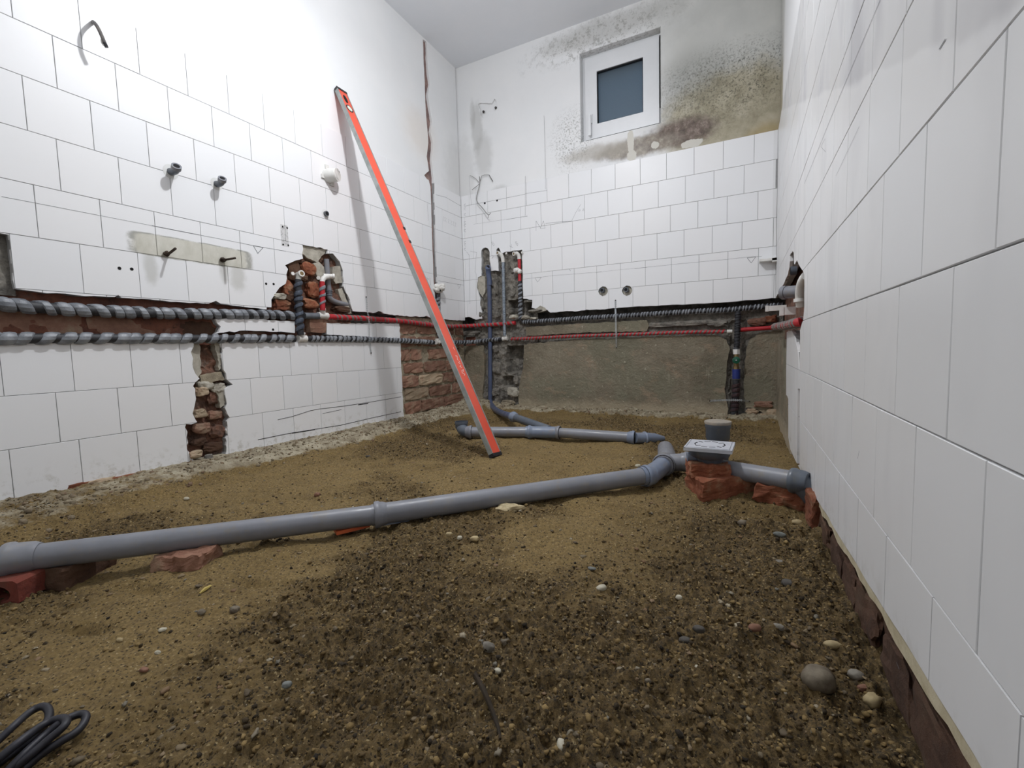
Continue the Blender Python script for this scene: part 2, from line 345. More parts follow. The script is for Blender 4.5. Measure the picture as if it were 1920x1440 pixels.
# 2D polygons with holes, on a wall
def inpoly(x, y, poly):
    c = False; j = len(poly)-1
    for i in range(len(poly)):
        xi, yi = poly[i]; xj, yj = poly[j]
        if (yi > y) != (yj > y) and x < (xj-xi)*(y-yi)/(yj-yi)+xi: c = not c
        j = i
    return c
def jag(poly, step=.012, amp=.0035, sd=1):
    r = random.Random(sd); out = []
    for (a, b), (c, d) in zip(poly, poly[1:]+poly[:1]):
        L = math.hypot(c-a, d-b); k = max(1, int(L/step)); out.append((a, b))
        for i in range(1, k):
            q = i/k; out.append((a+(c-a)*q+r.uniform(-amp, amp), b+(d-b)*q+r.uniform(-amp, amp)))
    return out
def bb(p): xs = [q[0] for q in p]; ys = [q[1] for q in p]; return min(xs), min(ys), max(xs), max(ys)
def clip(outer, holes):
    """triangles of outer minus holes -> verts2d, tris, boundary edges"""
    V = []; E = []
    for poly in [outer]+holes:
        b = len(V); n = len(poly); V += [Vector(p) for p in poly]; E += [(b+i, b+(i+1) % n) for i in range(n)]
    r = delaunay_2d_cdt(V, E, [], 0, 1e-6, False); vs, fs = r[0], r[2]; keep = []
    hb = [(bb(h), h) for h in holes]
    for f in fs:
        x = sum(vs[i].x for i in f)/len(f); y = sum(vs[i].y for i in f)/len(f)
        if not inpoly(x, y, outer): continue
        if any(b[0] <= x <= b[2] and b[1] <= y <= b[3] and inpoly(x, y, h) for b, h in hb): continue
        keep.append(tuple(f))
    cnt = {}
    for f in keep:
        for i in range(len(f)):
            e = (f[i], f[(i+1) % len(f)])
            if (e[1], e[0]) in cnt: del cnt[(e[1], e[0])]
            else: cnt[e] = 1
    return [(v.x, v.y) for v in vs], keep, list(cnt)
def slab(mb, w, outer, holes, d1, d0, wob=0):
    vs, fs, ed = clip(outer, holes); used = sorted({i for f in fs for i in f}); m = {k: i for i, k in enumerate(used)}; n = len(used)
    r = random.Random(3)
    v = [P(w, *vs[k], d1) for k in used] + [P(w, vs[k][0]+r.uniform(-wob, wob), vs[k][1]+r.uniform(-wob, wob), d0) for k in used]
    f = [tuple(m[i] for i in q) for q in fs]+[(m[a], m[b], m[b]+n, m[a]+n) for a, b in ed]
    if w == 'L': f = [q for q in f]
    else: f = [q[::-1] for q in f]
    mb.add(v, f); return len(fs)
def fbm(x, y, s, o=4, seed=0, g=.5):
    """value noise, numpy"""
    t = np.zeros_like(x, dtype=float); a = 1; tot = 0
    for k in range(o):
        X = x*s+seed*17.3+k*31.7; Y = y*s+seed*7.9-k*11.3; xi = np.floor(X).astype(np.int64); yi = np.floor(Y).astype(np.int64); fx = X-xi; fy = Y-yi
        fx = fx*fx*(3-2*fx); fy = fy*fy*(3-2*fy)
        def h(i, j):
            n = (i*374761393 + j*668265263 + (seed+k)*974711) & 0x7fffffff; n = (n ^ (n >> 13))*1274126177 & 0x7fffffff
            return ((n ^ (n >> 16)) & 0xffff)/65535.
        v = (h(xi, yi)*(1-fx)+h(xi+1, yi)*fx)*(1-fy)+(h(xi, yi+1)*(1-fx)+h(xi+1, yi+1)*fx)*fy
        t += a*v; tot += a; a *= g; s *= 2.03
    return t/tot
def rough_patch(name, w, s0, s1, t0, t1, d0, amp, res, mat, parent, seed=1, freq=14):
    ns = max(2, int((s1-s0)/res)); nt = max(2, int((t1-t0)/res))
    S, T = np.meshgrid(np.linspace(s0, s1, ns+1), np.linspace(t0, t1, nt+1), indexing='ij')
    D = d0+(fbm(S, T, freq, 4, seed, .6)-.5)*2*amp
    v = [P(w, *q) for q in zip(S.ravel().tolist(), T.ravel().tolist(), D.ravel().tolist())]; k = nt+1
    f = [(i*k+j, i*k+j+1, (i+1)*k+j+1, (i+1)*k+j) for i in range(ns) for j in range(nt)]
    if w == 'L': f = [q[::-1] for q in f]
    return MB().add(v, f).build(name, mat, parent)
ICO = {}
def ico(lv):
    if lv in ICO: return ICO[lv]
    g = (1+5**.5)/2; v = [Vector(p).normalized() for p in [(-1, g, 0), (1, g, 0), (-1, -g, 0), (1, -g, 0), (0, -1, g), (0, 1, g), (0, -1, -g), (0, 1, -g), (g, 0, -1), (g, 0, 1), (-g, 0, -1), (-g, 0, 1)]]
    f = [(0, 11, 5), (0, 5, 1), (0, 1, 7), (0, 7, 10), (0, 10, 11), (1, 5, 9), (5, 11, 4), (11, 10, 2), (10, 7, 6), (7, 1, 8), (3, 9, 4), (3, 4, 2), (3, 2, 6), (3, 6, 8), (3, 8, 9), (4, 9, 5), (2, 4, 11), (6, 2, 10), (8, 6, 7), (9, 8, 1)]
    for _ in range(lv):
        c = {}; nf = []
        def mid(a, b):
            k = (min(a, b), max(a, b))
            if k not in c: c[k] = len(v); v.append(((v[a]+v[b])/2).normalized())
            return c[k]
        for a, b, d in f:
            x, y, z = mid(a, b), mid(b, d), mid(d, a); nf += [(a, x, z), (b, y, x), (d, z, y), (x, y, z)]
        f = nf
    ICO[lv] = (v, f); return ICO[lv]
def lump(c, r, lv=1, jit=.18, rz=0, seed=0, square=0, tilt=0):
    """a stone or a broken block: unit sphere pushed towards a box by 'square'"""
    R = random.Random(seed); v, f = ico(max(lv, 2)); out = []; M = Matrix.Rotation(rz, 3, 'Z') @ Matrix.Rotation(tilt, 3, 'X')
    of = Vector((R.uniform(-50, 50), R.uniform(-50, 50), R.uniform(-50, 50)))
    for p in v:
        q = Vector(p)
        if square:
            m = max(abs(q.x), abs(q.y), abs(q.z)); q = q*(1-square)+(q/m)*square*.86
        k = 1+jit*(1.9*mnoise.noise(p*1.3+of)+1.1*mnoise.noise(p*3.1+of)+.5*mnoise.noise(p*6+of)); q = Vector((q.x*r[0]*k, q.y*r[1]*k, q.z*r[2]*k)); out.append(Vector(c)+M @ q)
    return out, f
def block(name, c, h, mat, parent=None, rz=0, seed=0, jit=.07, n=2, tilt=0, ax=None):
    """brick like block with chipped uneven faces"""
    R = random.Random(seed); v = []; idx = {}; f = []; of = Vector((R.uniform(-60, 60), R.uniform(-60, 60), R.uniform(-60, 60)))
    M = Matrix.Rotation(rz, 3, 'Z') @ Matrix.Rotation(tilt, 3, 'Y')
    def vid(i, j, k):
        if (i, j, k) not in idx:
            p = Vector((2*i/n-1, 2*j/n-1, 2*k/n-1)); e = sum(abs(abs(x)-1) < 1e-6 for x in p)
            s = 1-(.05 if e == 2 else .12 if e == 3 else 0)*R.random(); m = min(h)
            q = Vector((p.x*h[0]*s, p.y*h[1]*s, p.z*h[2]*s))
            if n < 4: q += Vector([R.uniform(-jit, jit)*m for _ in range(3)])
            else: q += (mnoise.noise_vector(q/m*.9+of)*1.7+mnoise.noise_vector(q/m*2.3+of)*1.0)*jit*m
            idx[(i, j, k)] = len(v); v.append(Vector(c)+M @ q)
        return idx[(i, j, k)]
    for a in range(n):
        for b in range(n):
            for F_ in (lambda x, y, z: vid(x, y, z),):
                f += [(F_(a, b, 0), F_(a, b+1, 0), F_(a+1, b+1, 0), F_(a+1, b, 0)), (F_(a, b, n), F_(a+1, b, n), F_(a+1, b+1, n), F_(a, b+1, n)),
                      (F_(a, 0, b), F_(a+1, 0, b), F_(a+1, 0, b+1), F_(a, 0, b+1)), (F_(a, n, b), F_(a, n, b+1), F_(a+1, n, b+1), F_(a+1, n, b)),
                      (F_(0, a, b), F_(0, a, b+1), F_(0, a+1, b+1), F_(0, a+1, b)), (F_(n, a, b), F_(n, a+1, b), F_(n, a+1, b+1), F_(n, a, b+1))]
    return MB().add(v, f).build(name, mat, parent)

# ------------------------------------------------------------ walls
def pl(w, pts, d=0): return [st(w, u, v, d) for u, v in pts]
def struct(name, mb, mat): return mb.build(name, mat, None, kind='structure')
def rect(a, b, c, d): return [(a, c), (b, c), (b, d), (a, d)]
GAP = .0009
def tile_mesh(w, a, b, c, d):
    """chamfered slab tile, centred; w gives facing"""
    k = .0006; h = ((b-a)/2-GAP, (d-c)/2-GAP); q = []
    for dd, ins in ((-.010, 0), (-k, 0), (0, k)):
        for x, y in ((-1, -1), (1, -1), (1, 1), (-1, 1)): q.append((x*(h[0]-ins), y*(h[1]-ins), dd))
    f = [(8, 9, 10, 11)]+[(i+l, (i+1) % 4+l, (i+1) % 4+l+4, i+l+4) for l in (0, 4) for i in range(4)]
    o = P(w, 0, 0, 0); v = [tuple(Vector(P(w, *p))-Vector(o)) for p in q]
    if w != 'L': f = [g[::-1] for g in f]
    return mesh('tile', v, f, TILE)
def lay_tiles(w, parent, s0, s1, rows, phases, ph0, holes, outer_test=None):
    shared = {}; bbs = [bb(h) for h in holes]; cnt = 0; R = random.Random(5)
    for k in rows:                                            # row k lies between lines -k and -(k+1)
        t1 = Z0-k*TH; t0 = t1-TH; ph = ph0+phases[k]*TH; i0 = math.floor((s0-ph)/TH)
        for i in range(i0, int((s1-ph)/TH)+1):
            a = max(ph+i*TH, s0); b = min(ph+(i+1)*TH, s1)
            if b-a < .008: continue
            hs = [h for h, B in zip(holes, bbs) if B[0] < b and B[2] > a and B[1] < t1 and B[3] > t0]
            if hs:
                mb = MB(); n = slab(mb, w, rect(a+GAP, b-GAP, t0+GAP, t1-GAP), hs, 0, -.010)
                if n: mb.build('tile', TILE, parent); cnt += 1
            else:
                key = round(b-a, 4)
                if key not in shared: shared[key] = tile_mesh(w, a, b, t0, t1)
                o = link(bpy.data.objects.new('tile', shared[key])); o.parent = parent
                o.location = P(w, (a+b)/2, (t0+t1)/2, 0); o.rotation_euler = tuple(R.uniform(-.0025, .0025) for _ in range(3)); cnt += 1
    return cnt

def core(w, name, s0, s1, t0, t1, d1, d0, mat, parent):
    mb = MB(); a = P(w, s0, t0, d1); b = P(w, s1, t1, d0)
    c = [(x+y)/2 for x, y in zip(a, b)]; h = [abs(x-y)/2 for x, y in zip(a, b)]; return mb.box(c, h).build(name, mat, parent)

# ---- left wall
LA = pl('L', [(-60, 430), (0, 437), (16, 440), (22, 490), (28, 541), (70, 547), (140, 553), (215, 557), (222, 553), (228, 558), (281, 561), (345, 567), (392, 569), (405, 564), (415, 570), (470, 577), (512, 581), (512, 598), (404, 598), (407, 606), (414, 612), (410, 622), (404, 627), (404, 641), (-60, 641)])
LA = [(max(s, YF), t) for s, t in LA]
LB = pl('L', [(400, 627), (430, 621), (440, 623), (450, 620), (470, 620), (500, 621), (560, 624), (620, 628), (700, 632), (752, 636), (752, 642), (600, 640), (400, 640)])
LC = pl('L', [(500, 576), (560, 580), (660, 583), (700, 587), (710, 583), (720, 588), (750, 592), (790, 594), (800, 592), (808, 596), (830, 598), (845, 600), (880, 601), (880, 614), (750, 607), (616, 606), (500, 600)])
LP = pl('L', [(553, 597), (613, 597), (613, 630), (553, 630)])
LD = pl('L', [(364, 636), (363, 650), (358, 660), (362, 672), (362, 690), (370, 705), (374, 710), (362, 724), (366, 738), (366, 755), (361, 775), (366, 786), (370, 792), (349, 795), (350, 820), (352, 845), (362, 862), (395, 870), (422, 855), (427, 800), (426, 790), (431, 783), (422, 765), (424, 748), (421, 730), (430, 724), (437, 721), (425, 711), (424, 700), (418, 692), (417, 680), (415, 650), (414, 636)])
LE = pl('L', [(508.8, 584), (508.8, 562), (515, 552.5), (524.4, 539), (535.8, 531.7), (538, 522.3), (536.9, 515), (540, 504.6), (534.8, 497.3), (546.3, 492), (561.9, 486.9), (568.1, 484.8), (567, 458.2), (614.5, 467.6), (614, 475.4), (624.4, 475.4), (636.9, 490), (643.1, 507.7), (645.2, 528.5), (644.2, 536.9), (652.5, 554.6), (662.9, 588)])
LG = pl('L', [(795, 73), (801.7, 78), (804, 130), (807.7, 157), (804, 178), (807, 200), (811.7, 227), (808.5, 247), (813, 267), (811, 300), (814.5, 333), (815, 383), (817, 440), (818.3, 480), (820, 528), (826, 545), (827, 600), (817, 600), (815, 545), (813, 528), (811.5, 480), (810, 440), (808.5, 383), (807, 350), (804, 338), (797.3, 328), (806, 320), (802, 293), (805, 267), (803, 240), (800.7, 213), (799, 180), (798.3, 153), (796, 110)])
LI0 = st('L', 751, 650)[0]
LI = rect(LI0, YB+.02, -.1, st('L', 810, 600)[1])
def J(p, s, a, sd): return jag(p, s, a, sd)
LH = [J(LA, .02, .002, 1), J(LB, .02, .002, 2), J(LC, .02, .0025, 3), LP, J(LD, .014, .005, 4), J(LE, .02, .004, 5), J(LG, .03, .0015, 6), J(LI, .02, .004, 7)]
mb = MB(); slab(mb, 'L', rect(YF, YB, TOP, ZC+.02), [LH[6]], -.008, -.05)
wl = struct('wall_left', mb, PLASTER)
mb = MB(); slab(mb, 'L', rect(YF, YB, BOT, TOP), LH, -.0028, -.06, .002); mb.build('tile_grout', GROUT, wl)
phL = 3.8774*TH
nL = lay_tiles('L', wl, YF, YB, range(-1, 9), {-1: .96, 0: .5, 1: 0, 2: .4, 3: 0, 4: .6, 5: .97, 6: .3, 7: 0, 8: .28}, phL, LH)
core('L', 'wall_core', YF-.3, YB+.3, -.2, ZC+.02, -.075, -.3, MASONG, wl)
def bbs(*ps): b = [bb(p) for p in ps]; return min(x[0] for x in b), max(x[2] for x in b), min(x[1] for x in b), max(x[3] for x in b)
a = bbs(LA); rough_patch('broken_masonry', 'L', YF, a[1], a[2]-.01, a[3]+.01, -.03, .010, .012, MASONR, wl, 3, 11)
rough_patch('broken_masonry', 'L', YF, st('L', 26, 480)[0], st('L', 0, 552)[1], st('L', 0, 430)[1]+.01, -.020, .010, .010, MASONG, wl, 9, 14)
rough_patch('broken_masonry', 'L', a[1], LI0+.02, .40-.22, .50, -.045, .008, .012, MASOND, wl, 4)
b = bbs(LD); rough_patch('broken_masonry', 'L', b[0]-.01, b[1]+.01, b[2]-.03, a[2]-.008, -.032, .022, .006, MASON, wl, 5, 18)
b = bbs(LE); rough_patch('broken_masonry', 'L', b[0]-.01, b[1]+.01, .44, b[3]+.01, -.034, .018, .006, MASON, wl, 6, 20)
b = bbs(LG); rough_patch('plaster_chase', 'L', b[0]-.02, b[1]+.02, LI[2][1]-.02, b[3]+.01, -.022, .005, .012, SLOTM, wl, 7, 20)
rough_patch('brick_bed_mortar', 'L', LI0-.01, YB, -.12, LI[2][1]+.01, -.020, .007, .008, MORT, wl, 8, 30)
for nm, q, m_, sd in (('L', [(567, 459), (614, 468), (612, 474), (605, 480), (598, 492), (580, 484), (571, 476), (567, 480)], ADHES, 1), ('L', [(590, 494), (600, 490), (610, 500), (612, 520), (600, 520), (592, 508)], ADHES, 2),
                      ('L', [(626, 500), (640, 498), (644, 530), (632, 532), (626, 520)], ADHES, 3), ('L', [(644, 540), (662, 588), (655, 588), (640, 556), (636, 542)], ADHES, 4),
                      ('L', [(359, 645), (377, 642), (380, 700), (374, 708), (366, 700), (361, 672)], ADHES, 5), ('L', [(405, 642), (414, 640), (417, 690), (413, 695), (411, 670), (406, 655)], ADHES, 6),
                      ('L', [(400, 722), (422, 722), (424, 760), (416, 765), (412, 742)], ADHES, 7), ('L', [(378, 706), (395, 700), (418, 697), (424, 712), (402, 716), (392, 730), (380, 722)], MORT, 8)):
    mb = MB(); slab(mb, 'L', J(pl('L', q), .008, .002, sd), [], -.009, -.05); mb.build('plaster_remnant', m_, wl)
# bricks laid bare beside the corner
crs = st('L', 800, 688)[1]; pitch = .0825; R = random.Random(4)
rowsB = {3: [], 2: [], 1: [(752.6, 774), (775, 794.5), (808, 844), (846, 866)], 0: [(761, 797), (798, 840), (841, 858)], -1: [(754, 787), (788.5, 832), (833.6, 853), (855, 868)], -2: [(757, 759), (760, 805), (806, 848), (850, 868)], -3: [(760, 788.5), (791, 832), (833, 868)]}
for k, xs in rowsB.items():
    t = crs+k*pitch+.0
    if k >= 2: segs = [(LI0+.0, LI0+.17), (LI0+.185, LI0+.38), (LI0+.395, LI0+.60), (LI0+.615, YB-.01)]
    else: segs = [(st('L', x0, 700)[0]+.004, st('L', x1, 700)[0]-.004) for x0, x1 in xs]
    if k >= 2 and t+.03 > LI[2][1]: hh = .018; t = t-.012
    else: hh = .0335
    for j, (s0, s1) in enumerate(segs):
        s1 = min(s1, YB-.005)
        if s1-s0 < .02: continue
        dd = R.uniform(-.012, -.003) if k < 2 else -.014
        block('brick', (XL+dd-.05, (s0+s1)/2, t), (.05, (s1-s0)/2+.002, hh), BRICKP if (k, j) in ((-2, 1), (-1, 1)) else BRICK, wl, 0, k*10+j, .13, 5, 0)
# bricks and rubble inside the left hand chases
def lumpL(u, v, r, mat, d=-.02, seed=0, sq=.6, w='L', parent=None, name='brick', jit=.16):
    c = pw(w, u, v, d); rr = (r[2], r[0], r[1]) if w != 'B' else (r[0], r[2], r[1])
    return MB().add(*lump(c, rr, 1, jit, 0, seed, sq)).build(name, mat, parent or wl)
for i, (u, v, rs, rt, d, m_) in enumerate([(548, 507, .03, .045, -.03, BRICKD), (576, 505, .035, .028, -.022, BRICKO), (556, 487, .028, .016, -.03, BRICKD), (590, 484, .03, .02, -.035, BRICKD), (537, 540, .02, .030, -.02, BRICKO),
        (586, 543, .028, .032, -.014, BRICKO), (527, 572, .034, .022, -.016, BRICKO), (580, 570, .034, .02, -.012, BRICKO), (540, 555, .02, .022, -.02, BRICKD), (522, 556, .026, .012, -.01, ADHES), (640, 580, .05, .014, -.018, BRICKD), (566, 522, .02, .012, -.02, BRICKD), (625, 562, .05, .03, -.035, MASON)]):
    lumpL(u, v, (rs*1.22, rt*1.2, .022), m_, d, 30+i, .75)
block('brick', pw('L', 588, 612, -.045), (.04, .056, .034), BRICK, wl, 0, 77, .06, 3)
for i, (u, v, rs, rt, d, m_) in enumerate([(378, 733, .026, .020, -.020, BRICKP), (400, 745, .024, .028, -.03, MASON), (374, 775, .026, .018, -.014, BRICKP), (402, 778, .03, .018, -.03, BRICK), (378, 803, .034, .022, -.016, BRICK), (408, 808, .03, .024, -.024, MASON),
        (366, 852, .026, .016, -.004, BRICKP), (398, 838, .04, .02, -.02, BRICKD), (372, 828, .026, .016, -.02, BRICKD), (391, 860, .014, .018, .004, MASONG), (385, 722, .03, .02, -.02, ADHES), (410, 728, .03, .022, -.02, ADHES)]):
    lumpL(u, v, (rs, rt, .016), m_, d, 60+i, .5)
k = 0; s = YF
while s < a[1]-.03:
    L_ = min(.245, a[1]-.02-s); 
    block('brick', (XL-.028-.05, s+L_/2, st('L', 200, 610)[1]+R.uniform(-.002, .002)), (.05, L_/2-.004, .036), BRICK if k % 3 else BRICKD, wl, 0, 90+k, .04, 4); s += L_; k += 1

# ---- back wall
WX0, WX1, WZ0, WZ1 = -.919, -.431, 1.706, 2.240
WIN = rect(WX0, WX1, WZ0, WZ1)
BO1 = pl('B', [(902.5, 470), (905, 466), (910, 464), (915, 466), (918, 472), (918, 487), (921, 508), (928, 507), (935, 508), (934, 483), (930, 476), (931, 467), (935, 464), (938, 470), (940, 477), (945, 473), (979, 468), (980, 527), (981, 560), (998, 562), (997, 577), (1005, 579), (1005, 606), (902, 606), (904, 590), (902, 573), (900, 558), (894, 540), (896, 520), (903, 517)])
BO1 = J(BO1, .02, .002, 11)
BBT = pl('B', [(860, 596), (880, 594), (892, 599), (905, 597), (985, 586), (1025, 580), (1031, 586), (1045, 585), (1064, 583), (1080, 584), (1100, 581), (1130, 580), (1150, 578), (1176, 576), (1230, 573), (1280, 571), (1350, 567), (1432, 560.4), (1470, 557)])
jl = []
for (a0, b0), (a1, b1) in zip(BBT, BBT[1:]):
    jl += [(a0+(a1-a0)*i/5, b0+(b1-b0)*i/5+random.uniform(-.002, .002)) for i in range(5)]
BLOW = [(XL-.1, -.2), (XR+.1, -.2), (XR+.1, BBT[-1][1])] + jl[::-1] + [(XL-.1, BBT[0][1])]
chip = J(pl('B', [(895, 194), (900, 192), (921, 193), (926, 184), (930, 189), (932, 200), (928, 206), (921, 209), (912, 219), (905, 221), (900, 215), (899, 205)]), .01, .001, 3)
circ = lambda c, r, n=20, a=0: [(c[0]+r*math.cos(2*math.pi*i/n)*(1+a*math.sin(5*i)), c[1]+r*math.sin(2*math.pi*i/n)*(1+a*math.sin(3*i))) for i in range(n)]
V1 = st('B', 1131, 546); V2 = st('B', 1176, 545)
BHc = [circ(V1, .030, 18, .05), circ(V2, .031, 18, .05)]
mb = MB(); slab(mb, 'B', rect(XL-.06, XR+.06, TOP, ZC+.02), [WIN, chip], -.008, -.05)
wb = struct('wall_back', mb, PLASTER)
BHs = [BO1, BLOW]+BHc
mb = MB(); slab(mb, 'B', rect(XL, XR, Z0-5.3*TH, TOP), BHs, -.0028, -.045, .002); mb.build('tile_grout', GROUT, wb)
phB = -6.6919*TH
nB = lay_tiles('B', wb, XL, XR, range(-1, 6), {-1: .02, 0: .71, 1: .16, 2: .66, 3: .20, 4: .70, 5: .2}, phB, BHs)
# core with the window opening left out
for (s0, s1, t0, t1) in ((XL-.3, WX0, -.2, ZC+.02), (WX1, XR+.3, -.2, ZC+.02), (WX0, WX1, -.2, WZ0), (WX0, WX1, WZ1, ZC+.02)):
    core('B', 'wall_core', s0, s1, t0, t1, -.14, -.34, MASONG, wb)
zb = st('B', 1100, 640)[1]
sA, sB_ = st('B', 893, 600)[0], st('B', 1006, 600)[0]
def patchB(name, s0, s1, t0, t1, d0, amp, res, mat, seed, freq=20, deep=()):
    ns = int((s1-s0)/res); nt = int((t1-t0)/res)
    S, T = np.meshgrid(np.linspace(s0, s1, ns+1), np.linspace(t0, t1, nt+1), indexing='ij')
    D = d0+(fbm(S, T, freq, 4, seed, .62)-.5)*2*amp
    wob = (fbm(S, T, 30, 3, seed+5)-.5)*.02
    for (a_, b_, c_, d_, dep) in deep:
        e = np.minimum(np.minimum(S+wob-a_, b_-S-wob), np.minimum(T+wob-c_, d_-T-wob)); D = D-dep*np.clip(e/.008, 0, 1)
    v = [P('B', *q) for q in zip(S.ravel().tolist(), T.ravel().tolist(), D.ravel().tolist())]; k_ = nt+1
    f = [(i*k_+j, (i+1)*k_+j, (i+1)*k_+j+1, i*k_+j+1) for i in range(ns) for j in range(nt)]
    return MB().add(v, f).build(name, mat, wb)
def box2(u0, v0, u1, v1, dep): a_ = st('B', u0, v1); b_ = st('B', u1, v0); return (a_[0], b_[0], a_[1], b_[1], dep)
patchB('rough_masonry', sA-.03, sB_, -.12, st('B', 940, 455)[1], -.026, .018, .006, MASONG, 21, 26,
       [box2(948, 648, 979, 700, .09), box2(952, 560, 980, 600, .07), box2(984, 564, 997, 600, .06), box2(908, 640, 921, 765, .02), box2(930, 500, 938, 590, .02), box2(940, 706, 962, 725, .05)])
patchB('rough_masonry', XL-.02, sA-.03, -.12, .52, -.034, .006, .012, MASONR, 23)
patchB('rough_masonry', sB_, XR+.04, -.12, .60, -.036, .010, .010, MASONG, 22, 22, [box2(1366, 600, 1396, 800, .02)])
cb = bb(chip); patchB('plaster_chip_bed', cb[0]-.02, cb[2]+.02, cb[1]-.02, cb[3]+.02, -.018, .003, .012, PLASTER, 24)
for c in (V1, V2): patchB('plaster_chip_bed', c[0]-.04, c[0]+.04, c[1]-.04, c[1]+.04, -.016, .005, .006, ADHES, 25)
g1 = J(pl('B', [(985, 613), (1100, 606), (1212, 600), (1216, 610), (1212, 621), (1100, 623), (1064, 625), (1010, 629), (985, 630)]), .02, .003, 31)
g2 = J(pl('B', [(981, 646), (1064, 637), (1176, 633), (1280, 629), (1345, 629), (1362, 637), (1368, 650), (1362, 700), (1358, 730), (1364, 760), (1366, 830), (975, 830), (974, 770), (970, 740), (974, 716), (980, 690)]), .02, .004, 32)
g3 = J(pl('B', [(1399, 655), (1406, 636), (1425, 624), (1475, 617), (1475, 800), (1455, 790), (1440, 780), (1420, 768), (1398, 765), (1394, 720)]), .02, .004, 33)
g4 = J(pl('B', [(860, 650), (880, 648), (905, 647), (907, 700), (903, 740), (907, 790), (860, 790)]), .02, .003, 34)
mb = MB()
for g in (g1, g2, g3, g4): slab(mb, 'B', g, [], -.012, -.05)
mb.build('cement_render', RENDER, wb)
rem = MB(); slab(rem, 'B', J(pl('B', [(896, 520), (903, 517), (909, 519), (909, 545), (904, 558), (898, 548), (894, 540)]), .01, .002, 5), [], -.006, -.05)
slab(rem, 'B', J(pl('B', [(1000, 583), (1013, 573), (1022, 577), (1025, 582), (1010, 586)]), .01, .001, 5), [], .002, -.04)
rem.build('plaster_remnant', ADHES, wb)
for i, (u, v, rs, rt, d, m_) in enumerate([(930, 655, .025, .025, -.015, MASONG), (932, 690, .035, .05, -.02, MASONG), (930, 735, .035, .03, -.02, MASONG), (962, 735, .045, .035, -.01, ADHES), (952, 755, .05, .02, -.005, MORT), (968, 712, .02, .03, -.02, MASONG),
        (905, 570, .015, .04, -.015, MASONG), (904, 590, .02, .02, -.015, MASONG), (930, 540, .015, .05, -.015, MASONG), (934, 590, .02, .02, -.01, MASONG), (962, 500, .02, .05, -.03, MASONG), (961, 545, .022, .04, -.02, MASONG),
        (963, 594, .032, .016, .002, ADHES), (985, 595, .03, .014, 0, ADHES), (1000, 597, .03, .008, 0, ADHES), (1003, 583, .05, .010, 0, MASONG), (990, 565, .03, .008, 0, MASONG),
        (1300, 606, .13, .016, -.022, MASONG), (1345, 607, .06, .018, -.022, MASONG), (1250, 609, .12, .014, -.026, MASONG), (1420, 603, .05, .022, -.02, MASON), (1445, 598, .03, .02, -.02, BRICKO), (880, 625, .09, .018, -.024, MASONG), (850, 628, .05, .016, -.02, MORT),
        (1432, 758, .05, .018, -.008, BRICK), (1410, 772, .03, .018, -.012, BRICKP), (1432, 780, .035, .014, -.006, BRICKP), (1448, 775, .03, .03, -.004, BRICKP), (1412, 790, .05, .012, -.002, BRICKP), (1443, 795, .03, .02, .004, BRICK), (1456, 800, .02, .025, .006, BRICK), (1400, 785, .02, .02, 0, MORT)]):
    lumpL(u, v, (rs, rt, .02), m_, d, 130+i, .5, 'B', wb, 'stone', .2)

# ---- right wall
RP1 = ([(1485.7, 471), (1481, 479), (1481, 490), (1480, 502), (1477, 515), (1466, 539), (1457, 560), (1452, 575), (1452, 640), (1475, 622), (1484, 619), (1490, 632), (1496, 660), (1497.5, 690), (1498, 720), (1500, 660), (1500, 620), (1503, 608), (1506, 600), (1508, 575), (1508, 515), (1505.5, 508), (1503, 504.6), (1500, 500), (1497, 495), (1494.6, 488), (1490.4, 495.7), (1489, 495), (1488, 473)])
RP2 = ([(1452, 600), (1475, 621), (1474, 700), (1474, 740), (1478, 748), (1478, 820), (1483, 850), (1493, 872), (1493, 990), (1452, 990)])
RH3 = pl('R', [(1495.6, 729), (1499.6, 729), (1499, 872), (1494, 872)])
zbk = lambda v: pw('B', 1456, v).z
RH1 = [(YB+.2, zbk(v)) if u <= 1457 else st('R', u, v) for u, v in RP1]; RH2 = [(YB+.2, zbk(v)) if u <= 1457 else st('R', u, v) for u, v in RP2]
zr = lambda s: .055+(1.17-s)*.066
RH4 = [(YF-.1, -.2), (1.70, -.2), (1.70, .03)]+jag([(1.60, .03), (1.17, .055), (.43, .104), (YF-.1, zr(YF-.1))], .03, .0025, 8)[:-3]
RH4 = [(YF-.1, -.2), (1.72, -.2), (1.72, .03), (1.5, .038)]+[(s, zr(s)+random.uniform(-.002, .002)) for s in np.arange(1.4, YF, -.04)]+[(YF-.1, zr(YF))]
RHs = [J(RH1, .03, .003, 41), J(RH2, .04, .003, 42), RH3, RH4]
mb = MB(); slab(mb, 'R', rect(YF, YB, TOP, ZC+.02), [], -.008, -.05); wr = struct('wall_right', mb, PLASTER)
mb = MB(); slab(mb, 'R', rect(YF, YB, 0, TOP), RHs, -.0028, -.03, .001); mb.build('tile_grout', GROUT, wr)
phR = 4.4367*TH
nR = lay_tiles('R', wr, YF, YB, range(-1, 9), {-1: .1, 0: .55, 1: .1, 2: .55, 3: .1, 4: .15, 5: .55, 6: .02, 7: .53, 8: .12}, phR, RHs)
core('R', 'wall_core', YF-.3, YB+.3, -.2, ZC+.02, -.06, -.3, MASONG, wr)
rough_patch('broken_masonry', 'R', 1.45, YB, .42, .80, -.045, .008, .012, MASON, wr, 51)
rough_patch('broken_masonry', 'R', 1.45, 1.96, -.1, .42, -.020, .006, .012, BRICKP, wr, 52)
rough_patch('cement_render', 'R', 1.96, YB, -.1, .43, -.010, .004, .012, RENDER, wr, 53)
rough_patch('exposed_brick_footing', 'R', YF, 1.75, -.12, .2, -.018, .010, .010, BRICKD, wr, 54, 16)
